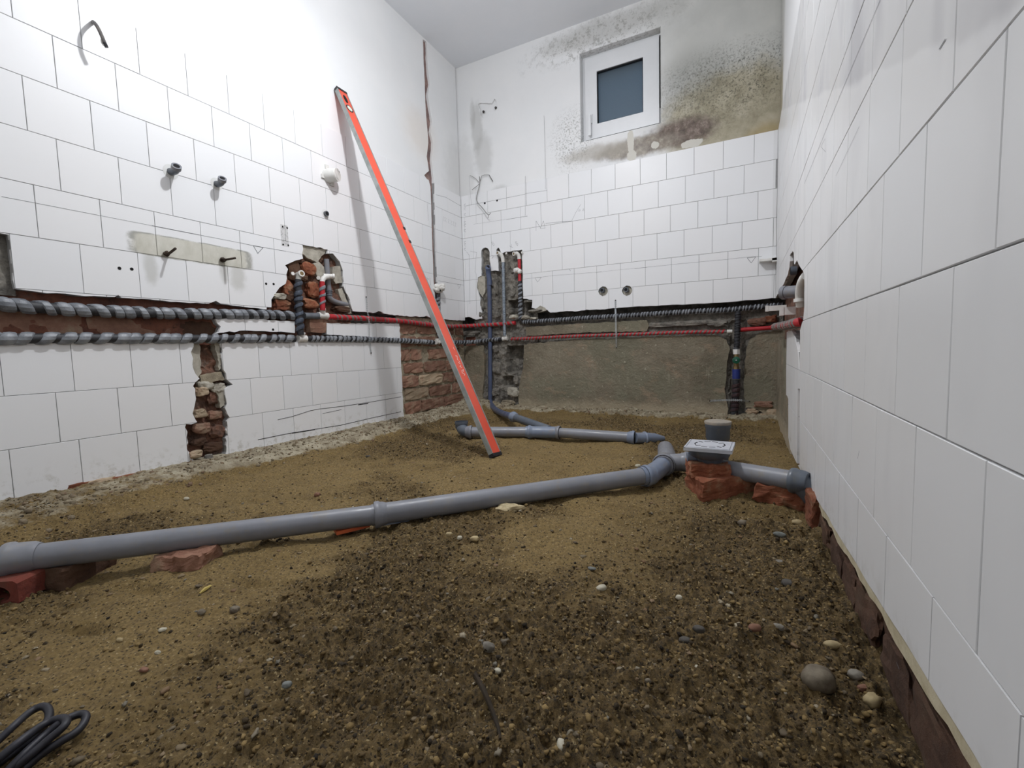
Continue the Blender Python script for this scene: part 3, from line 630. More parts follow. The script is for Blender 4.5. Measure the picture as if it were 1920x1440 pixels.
mb = MB(); q = [(s, zr(s)+.006) for s in np.arange(YF, 1.62, .03)]; slab(mb, 'R', q+[(s, t-.006-.016-.01*random.random()) for s, t in q[::-1]], [], -.004, -.03); mb.build('mortar_edge', simple('cream_mortar', '#b7ab8c', '#d0c6aa', 30, .95, 0, .5), wr)
R = random.Random(9)
for i in range(13):
    s = 1.55-i*.125+R.uniform(-.02, .02)
    o = MB().add(*lump(Vector((XR+.014, s, zr(s)-.066)), (.011, .064, .034), 2, .20, 0, 220+i, .7)).build('brick', BRICKD, wr)
mb = MB().tube([pw('R', 1498, 735, -.008), pw('R', 1498, 800, -.008), pw('R', 1497, 865, -.008)], .006, 8); mb.build('embedded_pipe', SLOTM, wr, True)

# ---- wall behind the camera, ceiling
mb = MB(); mb.box(((XL+XR)/2, YF-.05, 1.15), (1.1, .05, 1.35)); struct('wall_front', mb, PLASTER)
mb = MB(); mb.box(((XL+XR)/2, (YF+YB)/2, ZC+.06), (1.15, 1.9, .06)); struct('ceiling', mb, CEIL)

# ---- window
D = .066
wn = link(bpy.data.objects.new('window_1', None)); wn['kind'] = 'structure'; wn.location = ((WX0+WX1)/2, YB+D, WZ0)
def frame(mb, x0, x1, z0, z1, wd, y0, y1):
    for a_, b_, c_, d_ in ((x0, x1, z0, z0+wd), (x0, x1, z1-wd, z1), (x0, x0+wd, z0+wd, z1-wd), (x1-wd, x1, z0+wd, z1-wd)):
        mb.box(((a_+b_)/2, (y0+y1)/2, (c_+d_)/2), ((b_-a_)/2, (y1-y0)/2, (d_-c_)/2))
    return mb
mb = MB()                                                     # plastered reveal
yc, yh = YB+.0785, .0695
for c, h in (((WX0-.002, yc, (WZ0+WZ1)/2), (.004, yh, (WZ1-WZ0)/2)), ((WX1+.002, yc, (WZ0+WZ1)/2), (.004, yh, (WZ1-WZ0)/2)), (((WX0+WX1)/2, yc, WZ1+.002), ((WX1-WX0)/2, yh, .004)), (((WX0+WX1)/2, yc, WZ0-.002), ((WX1-WX0)/2, yh, .004))): mb.box(c, h)
mb.build('window_reveal', PLASTER, wn)
gx0 = py(1121.3, 200, YB+D).x; gx1 = py(1207.2, 150, YB+D).x; gz0 = py(1165, 224, YB+D).z; gz1 = py(1165, 124, YB+D).z
frame(MB(), WX0+.003, WX1-.003, WZ0+.003, WZ1-.003, .035, YB+D-.004, YB+D+.04).build('window_frame', FRAMEW, wn)
sash = frame(MB(), WX0+.022, WX1-.022, WZ0+.022, WZ1-.022, .012, YB+D-.022, YB+D+.02)
sash = MB()
x0, x1, z0, z1 = WX0+.024, WX1-.016, WZ0+.020, WZ1-.026
for a_, b_, c_, d_ in ((x0, x1, z0, gz0), (x0, x1, gz1, z1), (x0, gx0, gz0, gz1), (gx1, x1, gz0, gz1)):
    sash.box(((a_+b_)/2, YB+D-.010, (c_+d_)/2), ((b_-a_)/2, .014, (d_-c_)/2))
so = sash.build('sash', FRAMEW, wn)
frame(MB(), gx0-.004, gx1+.004, gz0-.004, gz1+.004, .008, YB+D-.018, YB+D+.0).build('glazing_bead', RUB, so)
MB().box(((gx0+gx1)/2, YB+D+.006, (gz0+gz1)/2), ((gx1-gx0)/2+.004, .003, (gz1-gz0)/2+.004)).build('pane', GLASS, so)
MB().box((x1+.004, YB+D-.006, (z0+z1)/2+.05), (.003, .010, .20)).build('hinge_gap_shade', RUB, wn)  # black strip standing in for the dark gap beside the sash
MB().box(((x0+x1)/2, YB+D-.020, z0-.004), ((x1-x0)/2, .004, .003)).build('gasket', RUB, wn)
h0 = py(1106, 222, YB+D-.04)
hb_ = MB(); hb_.box((h0.x, YB+D-.030, h0.z), (.012, .006, .028)); hb_.box((h0.x, YB+D-.046, h0.z-.045), (.008, .006, .062)); hb_.tube([(h0.x, YB+D-.024, h0.z), (h0.x, YB+D-.05, h0.z)], .008, 10); hb_.build('handle', FRAMEW, wn)
# night sky outside is the world; a dark outer ledge
MB().box(((WX0+WX1)/2, YB+D+.20, WZ0-.03), (.26, .15, .02)).build('outer_ledge', MASONG, wn)

# ------------------------------------------------------------ floor: soil
def soil_h(X, Y):
    big = (fbm(X, Y, 2.2, 3, 1)-.5)*.036+(fbm(X, Y, 9, 3, 14)-.5)*.020
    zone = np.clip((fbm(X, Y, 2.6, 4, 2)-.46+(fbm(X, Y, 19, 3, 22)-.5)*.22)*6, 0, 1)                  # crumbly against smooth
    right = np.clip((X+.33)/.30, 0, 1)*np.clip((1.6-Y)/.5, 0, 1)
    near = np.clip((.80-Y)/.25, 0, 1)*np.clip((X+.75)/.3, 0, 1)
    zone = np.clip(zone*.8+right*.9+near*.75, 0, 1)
    edgeL = X-XL; edgeB = YB-Y
    wid = .17+.09*np.clip((Y-1.0)/.6, 0, 1)+.12*(fbm(X, Y, 3.6, 4, 9)-.5)+np.clip((1.0-Y)*.25, 0, .12)
    mL = np.clip(1-edgeL/wid, 0, 1)
    mB = np.clip(1-edgeB/(.12+.16*fbm(X, Y, 4, 3, 12)), 0, 1)
    ledge = np.clip(mL*3, 0, 1)*.030+mL*.012
    bank = np.clip(mB*2, 0, 1)*.022
    c1 = fbm(X, Y, 34, 3, 4, .6); c2 = fbm(X, Y, 85, 3, 5, .6); c3 = fbm(X, Y, 210, 2, 6)
    ridg = 1-np.abs(2*c1-1)
    h = big+zone*((np.abs(fbm(X, Y, 20, 3, 31)-.5)-.12)*.040+(c1-.5)*.024+(c2-.5)*.024)+(1-zone)*((fbm(X, Y, 15, 3, 7)-.5)*.012+(c2-.5)*.0045)+(c3-.5)*.0060*(.45+zone)
    rub = np.clip(mL*4, 0, 1)*.5+np.clip(mB*3, 0, 1)
    h = h*(1-.5*np.clip(mL*4, 0, 1))+rub*((c1-.5)*.020+(c2-.5)*.010)
    h = h+ledge+bank
    # hollows and scuffed furrows
    for (cx, cy, rx, ry, an, dp) in ((-.93, .30, .055, .012, .3, .016), (-.98, .40, .06, .014, .25, .014), (-.80, .50, .05, .010, .2, .012), (-.66, .44, .05, .009, .2, .010), (.04, .95, .03, .012, 0, .012), (-.02, 1.30, .16, .06, -.1, .035), (.10, 1.29, .07, .06, 0, .03), (-.55, .62, .03, .01, .9, .010), (-1.05, .72, .07, .016, .4, .010)):
        dx = (X-cx)*math.cos(an)+(Y-cy)*math.sin(an); dy = -(X-cx)*math.sin(an)+(Y-cy)*math.cos(an)
        h = h-dp*np.exp(-((dx/rx)**2+(dy/ry)**2))
    for (cx, cy, rx, ry, dp) in ((-.45, .98, .30, .05, .012), (-.05, .70, .2, .10, .012), (-.2, 1.16, .25, .06, .012)):
        h = h+dp*np.exp(-(((X-cx)/rx)**2+((Y-cy)/ry)**2))
    return h-.006, zone, np.maximum(np.clip(mL*3.0, 0, 1)*np.clip((Y-.35)/.8, .52, 1), np.clip(mB*1.5, 0, .66))
xs = np.linspace(XL-.03, XR+.04, 620); g = np.linspace(0, 1, 700); ys = YF+(YB+.04-YF)*(.30*g+.70*g**1.7)
ys = np.concatenate([np.linspace(YF-.02, .10, 40, endpoint=False), .10+(YB+.03-.10)*(.42*g+.58*g**1.8)])
XX, YY = np.meshgrid(xs, ys, indexing='ij'); HH, ZN, MO = soil_h(XX, YY)
def grid_mesh(name, X, Y, H, mat, attrs=None):
    a, b = X.shape; me = bpy.data.meshes.new(name); n = a*b; co = np.stack([X, Y, H], -1).reshape(-1, 3).astype(np.float32)
    idx = np.arange(n).reshape(a, b); q = np.stack([idx[:-1, :-1], idx[1:, :-1], idx[1:, 1:], idx[:-1, 1:]], -1).reshape(-1).astype(np.int32); m = len(q)//4
    me.vertices.add(n); me.vertices.foreach_set('co', co.ravel()); me.loops.add(len(q)); me.loops.foreach_set('vertex_index', q)
    me.polygons.add(m); me.polygons.foreach_set('loop_start', np.arange(m, dtype=np.int32)*4); me.polygons.foreach_set('loop_total', np.full(m, 4, np.int32))
    me.update(calc_edges=True); me.materials.append(mat); me.shade_smooth()
    if attrs is not None:
        at = me.attributes.new('zone', 'FLOAT_VECTOR', 'POINT'); at.data.foreach_set('vector', attrs.reshape(-1).astype(np.float32))
    return me
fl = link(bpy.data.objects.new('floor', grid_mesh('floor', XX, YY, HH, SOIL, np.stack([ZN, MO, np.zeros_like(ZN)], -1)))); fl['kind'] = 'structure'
def hz(x, y): h, _, _ = soil_h(np.array([float(x)]), np.array([float(y)])); return float(h[0])

# loose grains and clods: nobody could count them
def scatter(name, n, size, mat, lv, dens, flat=.7, seed=1, sink=.25, parent=None, mn=.2):
    r = np.random.default_rng(seed); V, F = ico(lv); V = np.array([tuple(v) for v in V]); F = np.array(F)
    x = r.uniform(XL+.01, XR-.004, n*6); u_ = r.uniform(0, 1, n*6); y = .12+(YB-.14)*u_**1.35
    h, z, m = soil_h(x, y); keep = r.uniform(0, 1, n*6) < dens(x, y, z, m); x, y, h = x[keep][:n], y[keep][:n], h[keep][:n]; n = len(x)
    s = size[0]*(size[1]/size[0])**(r.uniform(0, 1, n)**2.2)
    s = np.maximum(s, s*.0+size[0])
    sc = np.stack([s*r.uniform(.7, 1.3, n), s*r.uniform(.6, 1.1, n), s*r.uniform(.45, .9, n)*flat/.7], -1)
    a = r.uniform(0, 6.28, n); ca, sa = np.cos(a), np.sin(a); t = r.uniform(-.6, .6, n); ct, stt = np.cos(t), np.sin(t)
    P_ = V[None]*(1+r.uniform(-.42, .42, (n, len(V), 1)))*sc[:, None, :]
    yv = P_[..., 1]*ct[:, None]-P_[..., 2]*stt[:, None]; zv = P_[..., 1]*stt[:, None]+P_[..., 2]*ct[:, None]
    X_ = P_[..., 0]*ca[:, None]-yv*sa[:, None]+x[:, None]; Y_ = P_[..., 0]*sa[:, None]+yv*ca[:, None]+y[:, None]; Z_ = zv+(h+sc[:, 2]*(1-2*sink))[:, None]
    co = np.stack([X_, Y_, Z_], -1).reshape(-1, 3).astype(np.float32); fi = (F[None]+(np.arange(n)*len(V))[:, None, None]).reshape(-1).astype(np.int32)
    me = bpy.data.meshes.new(name); me.vertices.add(len(co)); me.vertices.foreach_set('co', co.ravel()); me.loops.add(len(fi)); me.loops.foreach_set('vertex_index', fi)
    k = len(fi)//3; me.polygons.add(k); me.polygons.foreach_set('loop_start', np.arange(k, dtype=np.int32)*3); me.polygons.foreach_set('loop_total', np.full(k, 3, np.int32))
    me.update(calc_edges=True); me.materials.append(mat)
    o = link(bpy.data.objects.new(name, me)); o.parent = parent; o['kind'] = 'stuff'; return o
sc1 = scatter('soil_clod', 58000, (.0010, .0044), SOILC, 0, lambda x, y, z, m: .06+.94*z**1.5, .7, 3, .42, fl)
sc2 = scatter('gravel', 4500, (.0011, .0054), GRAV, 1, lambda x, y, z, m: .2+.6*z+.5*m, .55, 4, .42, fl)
sc3 = scatter('rubble_chip', 2400, (.0018, .0095), brick_mat('rubble_chips', '#6b5d4b', '#96886f', '#84604c'), 0, lambda x, y, z, m: np.clip(m*1.3, 0, 1), .85, 6, .4, fl)

# ------------------------------------------------------------ drain pipes on the floor
def pipe(name, pts, r, mat, parent, n=20, label=None, cap=True):
    return MB().tube(pts, r, n, cap).build(name, mat, parent, True, label=label)
def socket(parent, p, d, r, ln, mat=None, ring=RUB, name='socket', taper=True):
    """bell end: p centre of the mouth, d direction the mouth faces"""
    d = Vector(d).normalized(); p = Vector(p); m = MB()
    prof = [(0, r+.0012), (0, r+.0062), (.004, r+.0075), (.011, r+.0075), (.014, r+.0050), (ln-.01, r+.0044), (ln, r+.0005)]
    m.tube([p-d*a for a, _ in prof], [b for _, b in prof], 24); o = m.build(name, mat or PVC, parent, True)
    MB().tube([p+d*.0005-d*a for a in (0, .003)], [r+.0036, r+.0036], 24).build('gasket', ring, o, True)
    return o
def arc(p0, p1, p2, n=10):
    p0, p1, p2 = map(Vector, (p0, p1, p2)); return [p0*(1-t)**2+p1*2*t*(1-t)+p2*t*t for t in [i/n for i in range(n+1)]]
def dirv(a, b): return (Vector(b)-Vector(a)).normalized()

mr = .0250
A0 = pz(-60, 1060, .060); A1 = pz(697, 966, .036); A2 = pz(1212, 892, .032); A3 = pz(1240, 881, .034); A4 = pz(1249, 862, .036); A5 = pz(1246, 838, .030)
run = thing('drain_pipe_run', 'long grey plastic drain pipe crossing the soil floor to the right wall', 'drain pipe', tuple(A1))
pipe('pipe', [A0, A1], mr-.0015, PVC, run)
d = dirv(A0, A1); S0 = pz(8, 1050, .060)
socket(run, S0, -d, mr-.0015, .05)
pipe('pipe', [A1, A2], mr, PVC, run); socket(run, A1+d*.006, -dirv(A1, A2), mr-.001, .03, PVC, PVC, 'coupling_collar')
el = pipe('elbow', rsmp([A2-dirv(A1, A2)*.02]+arc(A2, A3, A4, 8), .006), mr+.003, PVCL, run, label='blue-grey elbow')
socket(run, A2-dirv(A1, A2)*.008, -dirv(A1, A2), mr, .035, PVCL)
dm = dirv(A3, A4)
socket(run, A3+dm*.055, -dm, mr+.004, .05, PVC, RUB, 'large_socket')
pipe('tee', [A3+dm*.045, A4+dm*.03, A5+Vector((0, .02, -.01)), A5+Vector((0, .07, -.03))], [mr+.006, mr+.006, mr+.004, mr+.002], PVC, run)
B0 = A3+dm*.085; B1 = pz(1293, 866, .042); B2 = pz(1365, 880, .052); B3 = pz(1487, 901, .056); B4 = pz(1502, 905, .054)
pipe('branch', [B0, B1], mr+.003, PVC, run); socket(run, B1, dirv(B0, B1), mr+.001, .03, PVC)
pipe('pipe', [B1, B2, B3], mr+.0005, PVC, run)
socket(run, B3-dirv(B2, B3)*.004, -dirv(B2, B3), mr+.001, .04, PVCD)
B5 = Vector((XR+.03, B4.y-.01, -.02))
pipe('elbow', arc(B3, B4+dirv(B3, B4)*.02, B5, 10), mr+.003, PVCD, run, label='dark grey elbow turning down at the wall')

fr = .0245
C0 = pz(865, 790, .075); C1 = pz(866, 810, .030); C2 = pz(990, 810, .028); C3 = pz(1046, 811, .026); C4 = pz(1190, 821, .020); C5 = pz(1246, 822, .004)
rn2 = thing('drain_pipe_run', 'shorter grey drain pipe near the back wall with open upturned end', 'drain pipe', tuple(C2))
pipe('elbow', rsmp([C0-Vector((0, 0, .02))]+arc(C0-Vector((0, 0, .03)), C1, C1+dirv(C1, C2)*.05, 8), .006), fr+.002, PVCD, rn2)
up = Vector((0, 0, 1))
m = MB(); rr = fr+.008
prof = [(0, rr-.003), (0, rr), (-.010, rr), (-.012, rr-.002), (-.03, rr-.002), (-.038, fr+.002)]
m.tube([C0+up*a for a, _ in prof], [b for _, b in prof], 24, False); m.tube([C0-up*a for a in (.001, .03)], [rr-.004, rr-.004], 24, False)
m.build('open_socket', PVCD, rn2, True); MB().tube([C0-up*.03, C0-up*.031], rr-.004, 24).build('socket_inside', HOLE, rn2)
pipe('pipe', [C1+dirv(C1, C2)*.045, C2], fr, PVC, rn2); socket(rn2, C1+dirv(C1, C2)*.05, dirv(C1, C2), fr, .03, PVC)
pipe('wye', [C2-dirv(C2, C3)*.01, C2, C3, C3+dirv(C3, C4)*.01], fr+.003, PVCL, rn2, label='blue-grey wye fitting'); socket(rn2, C2, -dirv(C2, C3), fr, .03, PVCL); socket(rn2, C3+dirv(C3, C4)*.01, dirv(C3, C4), fr, .03, PVC)
pipe('pipe', [C3, C4], fr-.001, PVC, rn2); socket(rn2, C4, dirv(C3, C4), fr-.001, .03, PVCL)
pipe('tapered_end', [C4+dirv(C4, C5)*x for x in (0, .03, .045, .05, .055, .10, .15)], [fr-.001, fr-.001, fr, fr+.005, fr, fr-.002, .010], PVCL, rn2)
# branch up to the blue grey stack in the wall
G0 = pz(1030, 806, .036); G1 = pz(961, 781, .065); G2 = pz(944, 776, .072)
stp = [pw('B', 925, 766, -.004), pw('B', 919, 752, -.008), pw('B', 919, 640, -.008), pw('B', 918, 560, -.008), pw('B', 917, 528, -.006)]
br_ = .0155
pipe('branch_pipe', [G0, G1], .0205, PVCD, rn2, 18); socket(rn2, G1, dirv(G0, G1), .0205, .035, PVCL)
pipe('elbow', rsmp(arc(G1, stp[0]+Vector((0, -.02, -.02)), stp[1], 10), .006), .0190, PVCB, rn2, 18, label='blue-grey elbow')
pipe('vertical_pipe', stp[1:], br_, PVCB, rn2, 18, label='blue-grey stack standing in the wall chase')
E0 = pw('B', 918, 535, -.006); E1 = pw('B', 915, 505, .000); E2 = pw('B', 914.5, 501.5, .022)
pipe('upper_elbow', rsmp([E0]+arc(E0+up*.03, E1, E2, 8), .005), [br_+.003]*0 or br_+.0025, PVCB, rn2, 18)
dE = Vector((0, -1, 0)); m = MB(); m.tube([E2+dE*a for a in (-.012, .0, .0)], [br_+.003, br_+.003, br_-.001], 20, False); m.build('upper_mouth', PVCB, rn2, True)
MB().tube([E2-dE*.001, E2-dE*.002], br_-.001, 20).build('mouth_inside', HOLE, rn2)

U0 = pz(1346, 793, .135); ru = .0430
upc = thing('capped_drain_riser', 'upright dark grey drain socket with a dusty cap behind the floor drain', 'drain pipe', (U0.x, U0.y, 0))
prof = [(-.20, ru-.007), (-.062, ru-.007), (-.055, ru-.003), (-.020, ru-.0025), (-.016, ru), (-.002, ru+.001), (0, ru-.001)]
pipe('body', [U0+up*a for a, _ in prof], [b for _, b in prof], PVCD, upc, 30)
prof = [(-.003, ru+.0015), (.004, ru+.0025), (.007, ru+.001), (.0075, ru-.003), (.0075, .001)]
pipe('cap', [U0+up*a for a, _ in prof], [b for _, b in prof], simple('dusty_cap_plastic', '#8d8880', '#a59a8a', 30, .8, 0, .3), upc, 30)

# floor drain on two broken bricks
q = [pz(u, v, .122) for u, v in ((1285, 840), (1376, 847), (1375, 830), (1291, 824))]; cd = (q[0]+q[1]+q[2]+q[3])/4; hs = .0635
ax = ((q[1]-q[0])+(q[2]-q[3])).normalized(); ay = up.cross(ax)
fd = thing('floor_drain', 'square light grey floor drain with slotted cover standing on two bricks', 'floor drain', (cd.x, cd.y, .085))
AX = (ax, ay, up)
m = MB(); m.box(cd-up*.004, (hs, hs, .004), AX); m.build('rim', PLATE, fd)
m = MB()
for a_, b_ in ((1, 0), (-1, 0)): m.box(cd+ax*a_*(hs-.002)+up*.0008, (.002, hs, .0012), AX); m.box(cd+ay*a_*(hs-.002)+up*.0008, (hs, .002, .0012), AX)
m.build('rim_lip', PLATE, fd)
gt = MB().box(cd+up*.0012, (hs-.008, hs-.008, .0015), AX).build('grate', PLATE, fd)
for i in range(12):                                              # slots radiate round the centre
    a_ = 2*math.pi*(i+.5)/12; c = cd+up*.0028+(ax*math.cos(a_)+ay*math.sin(a_))*.040; e = ax*math.cos(a_)+ay*math.sin(a_); tgt = up.cross(e)
    MB().box(c, (.0085, .0018, .0004), (e if i % 3 == 1 else tgt, tgt if i % 3 == 1 else e, up)).build('slot', HOLE, gt)
prof = [(-.006, .061), (-.018, .060), (-.036, .052), (-.043, .038), (-.050, .036), (-.056, .034)]
pipe('bowl', [cd+up*(a*.85) for a, _ in prof], [b for _, b in prof], PVCD, fd, 28)
m = MB().tube([cd-up*.036-ax*.03, cd-up*.038-ax*.062-ay*.01], .014, 14); m.build('outlet_spigot', PVCL, fd, True)

# ------------------------------------------------------------ spirit level leaning on the left wall
LB_ = pz(929, 853, .004); LT_ = px(639, 172, XL+.012)
axl = (LT_-LB_).normalized(); web = Vector((.995, .056, 0)); web = (web-axl*web.dot(axl)).normalized(); edg = axl.cross(web).normalized()
if edg.y > 0: edg = -edg
al = math.radians(9); web, edg = (web*math.cos(al)+edg*math.sin(al)), (edg*math.cos(al)-web*math.sin(al))
LEN = (LT_-LB_).length; wE, wW = .0105, .0265                      # half thickness (grey edge), half height (orange web)
lv = thing('spirit_level', 'long orange spirit level with grey edge leaning from soil to left wall', 'spirit level', tuple(LB_))
mid = (LB_+LT_)/2
cax = (axl, edg, web)      # along, edge normal, web normal
# grey edge faces -Y and is wE wide across web; orange web faces +X and is wW tall across edge direction
Cc = mid
MB().box(Cc, (LEN/2-.006, wW, wE-.0015), (axl, edg, web)).build('web', ORANGE, lv)
for sgn in (1, -1): MB().box(Cc+edg*sgn*(wW+.0012), (LEN/2-.006, .0025, wE), (axl, edg, web)).build('measuring_edge', ALU, lv)
for e in (LB_, LT_): MB().box(e, (.007, wW+.004, wE+.001), (axl, edg, web)).build('end_cap', BLACKP, lv)
def onweb(s, e, h=0): return LB_+axl*s+edg*e+web*(wE-.0015+h)
def disc(c, nrm, a, b, ua, ub, th, name, mat, parent, n=24):
    c = Vector(c); v = []
    for k in (0, 1): v += [c+nrm*th*k+ua*a*math.cos(2*math.pi*i/n)+ub*b*math.sin(2*math.pi*i/n) for i in range(n)]
    f = [tuple(range(n))[::-1], tuple(range(n, 2*n))]+[(i, (i+1) % n, (i+1) % n+n, i+n) for i in range(n)]
    return MB().add(v, f).build(name, mat, parent)
disc(onweb(LEN-.060, 0), web, .028, .011, axl, edg, .0006, 'hand_slot', HOLE, lv)
vr = disc(onweb(LEN-.125, 0), web, .023, .020, axl, edg, .0012, 'vial_ring', BLACKP, lv); disc(onweb(LEN-.125, 0, .001), web, .017, .014, axl, edg, .0006, 'vial', simple('pale_vial', '#c9cbb5', '#e6e7df', 30, .15), vr)
disc(onweb(.62, 0), web, .028, .011, axl, edg, .0006, 'hand_slot', HOLE, lv) if False else None
sN = LEN*.545
for s_ in (sN-.030, sN+.045): MB().box(LB_+axl*s_-edg*(wW-.001)+web*.001, (.007, .006, wE), (axl, edg, web)).build('edge_vial_mount', BLACKP, lv)
# white lettering down the web
def stroke3(mb, pts, wd, nrm):
    pts = [Vector(p) for p in pts]
    for a, b in zip(pts, pts[1:]):
        dd = (b-a); L = dd.length
        if L < 1e-6: continue
        dd = dd/L; s_ = dd.cross(nrm).normalized()*wd/2; e = dd*wd*.3
        mb.add([a-e-s_, b+e-s_, b+e+s_, a-e+s_], [(0, 1, 2, 3)])
m = MB()
GL = {'1': [[(0, 0), (0, 1)]], 'N': [[(0, 0), (0, 1), (1, 0), (1, 1)]], 'I': [[(.5, 0), (.5, 1)]], 'V': [[(0, 1), (.5, 0), (1, 1)]], 'E': [[(1, 0), (0, 0), (0, 1), (1, 1)], [(0, .5), (.8, .5)]],
      'L': [[(0, 1), (0, 0), (1, 0)]], 'A': [[(0, 0), (.5, 1), (1, 0)], [(.2, .4), (.8, .4)]], 'C': [[(1, 1), (0, .8), (0, .2), (1, 0)]], 'S': [[(1, 1), (0, .8), (1, .2), (0, 0)]]}
def hitweb(u, v):
    d_ = ray(u, v); o_ = LB_+web*(wE-.0015+.0004); return CO+d_*((o_-CO).dot(web)/d_.dot(web))
for seg in ([(850, 651), (852, 656)], [(854, 667), (857, 667.5), (857.5, 674), (860, 676)], [(861.5, 677.5), (860, 680), (863.5, 682.5)], [(864, 685), (862, 687), (866, 689)], [(867, 694), (869, 693), (868.5, 697)], [(866, 694), (866.5, 699), (870, 700.5), (871.5, 702), (870.5, 704)]):
    stroke3(m, [hitweb(*p) for p in seg], .0018, web)
m.build('white_lettering', WHITEM, lv, kind='stuff')

# ------------------------------------------------------------ insulated water pipes
def wrapped(name, label, anchor, cat='water pipe'): return thing(name, label, cat, tuple(anchor))
def wpts(w, pts, d): return [pw(w, u, v, d) for u, v in pts]
def insul(parent, path, r, base, tape, pitch=.02, frac=.62, name='pipe', th=.0018, ph=0, jit=.15, flip=1, mod=1):
    path = rsmp(path, .015, 1)
    b = MB().tube(path, r, 14).build(name, base, parent, True)
    if tape: helix(MB(), path, r+.0002, pitch, frac, th, 12, ph, jit, flip, mod).build('tape_wrap', tape, b, True)
    return b
DL = -.004
cor = Vector((XL+.004, YB-.004, 0))
# upper run, left wall: black from the near end to the fitting, red on to the corner and onto the back wall
up1 = wpts('L', [(-220, 553), (-60, 565), (0, 570), (84, 578), (169, 582), (253, 586), (337, 588), (450, 589.5), (506, 590), (552, 592)], DL)
U = wrapped('insulated_water_pipe', 'upper of the two wrapped pipes running round the wall chase', up1[5])
insul(U, up1, .0168, WRAPD, WRAPG, .040, .70, th=.0036)
tee1 = pw('L', 605, 592, DL)
insul(U, [pw('L', 570, 592, DL), pw('L', 598, 592.5, DL)], .0150, simple('grey_foam_sleeve', '#5c6168', '#70757c', 30, .6), None)
def tee(parent, c, dax, upv, r=.0165, arm=.024, name='white_tee', stem=True):
    c = Vector(c); m = MB().tube([c-dax*arm, c-dax*(arm-.010), c-dax*(arm-.012), c+dax*(arm-.012), c+dax*(arm-.010), c+dax*arm], [r, r, r*.88, r*.88, r, r], 14)
    if stem: m.tube([c, c+upv*arm*.9, c+upv*arm*.92, c+upv*arm*1.3], [r*.85, r*.85, r, r], 14)
    return m.build(name, PPR, parent, True)
AY = Vector((0, 1, 0)); AXX = Vector((1, 0, 0))
tee(U, tee1, AY, up, .0165, .028)
tee(U, pw('L', 554, 592, DL+.0), AY, up, .0160, .012, 'white_coupling', False)
cu = pw('L', 868, 612, 0).z
red1 = wpts('L', [(616, 594), (650, 595.5), (684, 597), (755, 602), (813, 610), (845, 612.5)], .004)+[Vector((XL+.03, YB-.03, cu+.001)), Vector((XL+.09, YB-.006, cu+.003))]+wpts('B', [(915, 609.5), (940, 607.5), (966, 605.5)], .003)
insul(U, red1, .0140, REDI, WRAPT, .034, .32, 'red_insulated_pipe', .0010, jit=.35)
blk = wpts('B', [(979, 604), (1026, 601.6), (1101, 596), (1176, 592), (1280, 585), (1368, 581), (1404, 577), (1432, 575), (1470, 572)], -.004)
insul(U, blk, .0125, WRAPD, WRAPG, .0185, .5, th=.0028, flip=-1)
# lower run
lo1 = wpts('L', [(-220, 634), (-60, 634.5), (0, 635), (140, 634), (253, 634.5), (422, 635), (534, 635), (552, 636)], .002)
Lw = wrapped('insulated_water_pipe', 'lower of the two wrapped pipes round the wall chase, red striped on back wall', lo1[4])
insul(Lw, lo1, .0146, WRAPD, WRAPG, .042, .74, th=.0036, flip=-1)
tee(Lw, pw('L', 566, 635, .002), AY, up, .0165, .022)
lo2 = wpts('L', [(575, 635), (637, 636), (731, 637.5), (813, 642)], .002)
insul(Lw, lo2, .0132, WRAPD, WRAPG, .028, .64, th=.0028, flip=-1)
tee(Lw, pw('L', 820, 641.5, .002), AY, up, .0155, .018)
cl = pw('L', 868, 642, 0).z
lo3 = wpts('L', [(828, 641.5), (848, 642)], .002)+[Vector((XL+.03, YB-.03, cl)), Vector((XL+.09, YB-.004, cl+.001))]+wpts('B', [(902, 639.4), (930, 636.6), (940, 636)], .0)
insul(Lw, lo3, .0128, WRAPD, WRAPG, .024, .55, th=.0024, flip=-1)
tee(Lw, pw('B', 947, 635, 0), AXX, up, .0145, .020)
insul(Lw, wpts('B', [(957, 635.5), (985, 635), (1064, 630.6), (1176, 627), (1280, 623), (1362, 621.6)], .002), .0098, WRAPT, REDI, .0235, .5, 'red_insulated_pipe', .0016, flip=-1, mod=.25, jit=.08)
MB().tube(wpts('B', [(1363, 621.6), (1373, 621.4)], .002), .0110, 12).build('white_joint', PPR, Lw, True)
insul(Lw, wpts('B', [(1388, 618.5), (1410, 617), (1440, 615), (1462, 613)], .004), .0118, REDI, None, name='red_insulated_pipe')
rb = [pw('R', 1461, 613, .012)+Vector((-.02, 0, 0)), pw('R', 1473, 610.5, .010), pw('R', 1490, 606.5, .006), pw('R', 1504, 603, -.004), pw('R', 1506, 603, -.03)]
insul(Lw, rb, .0150, REDI, WRAPT, .05, .45, 'red_insulated_pipe', .002)
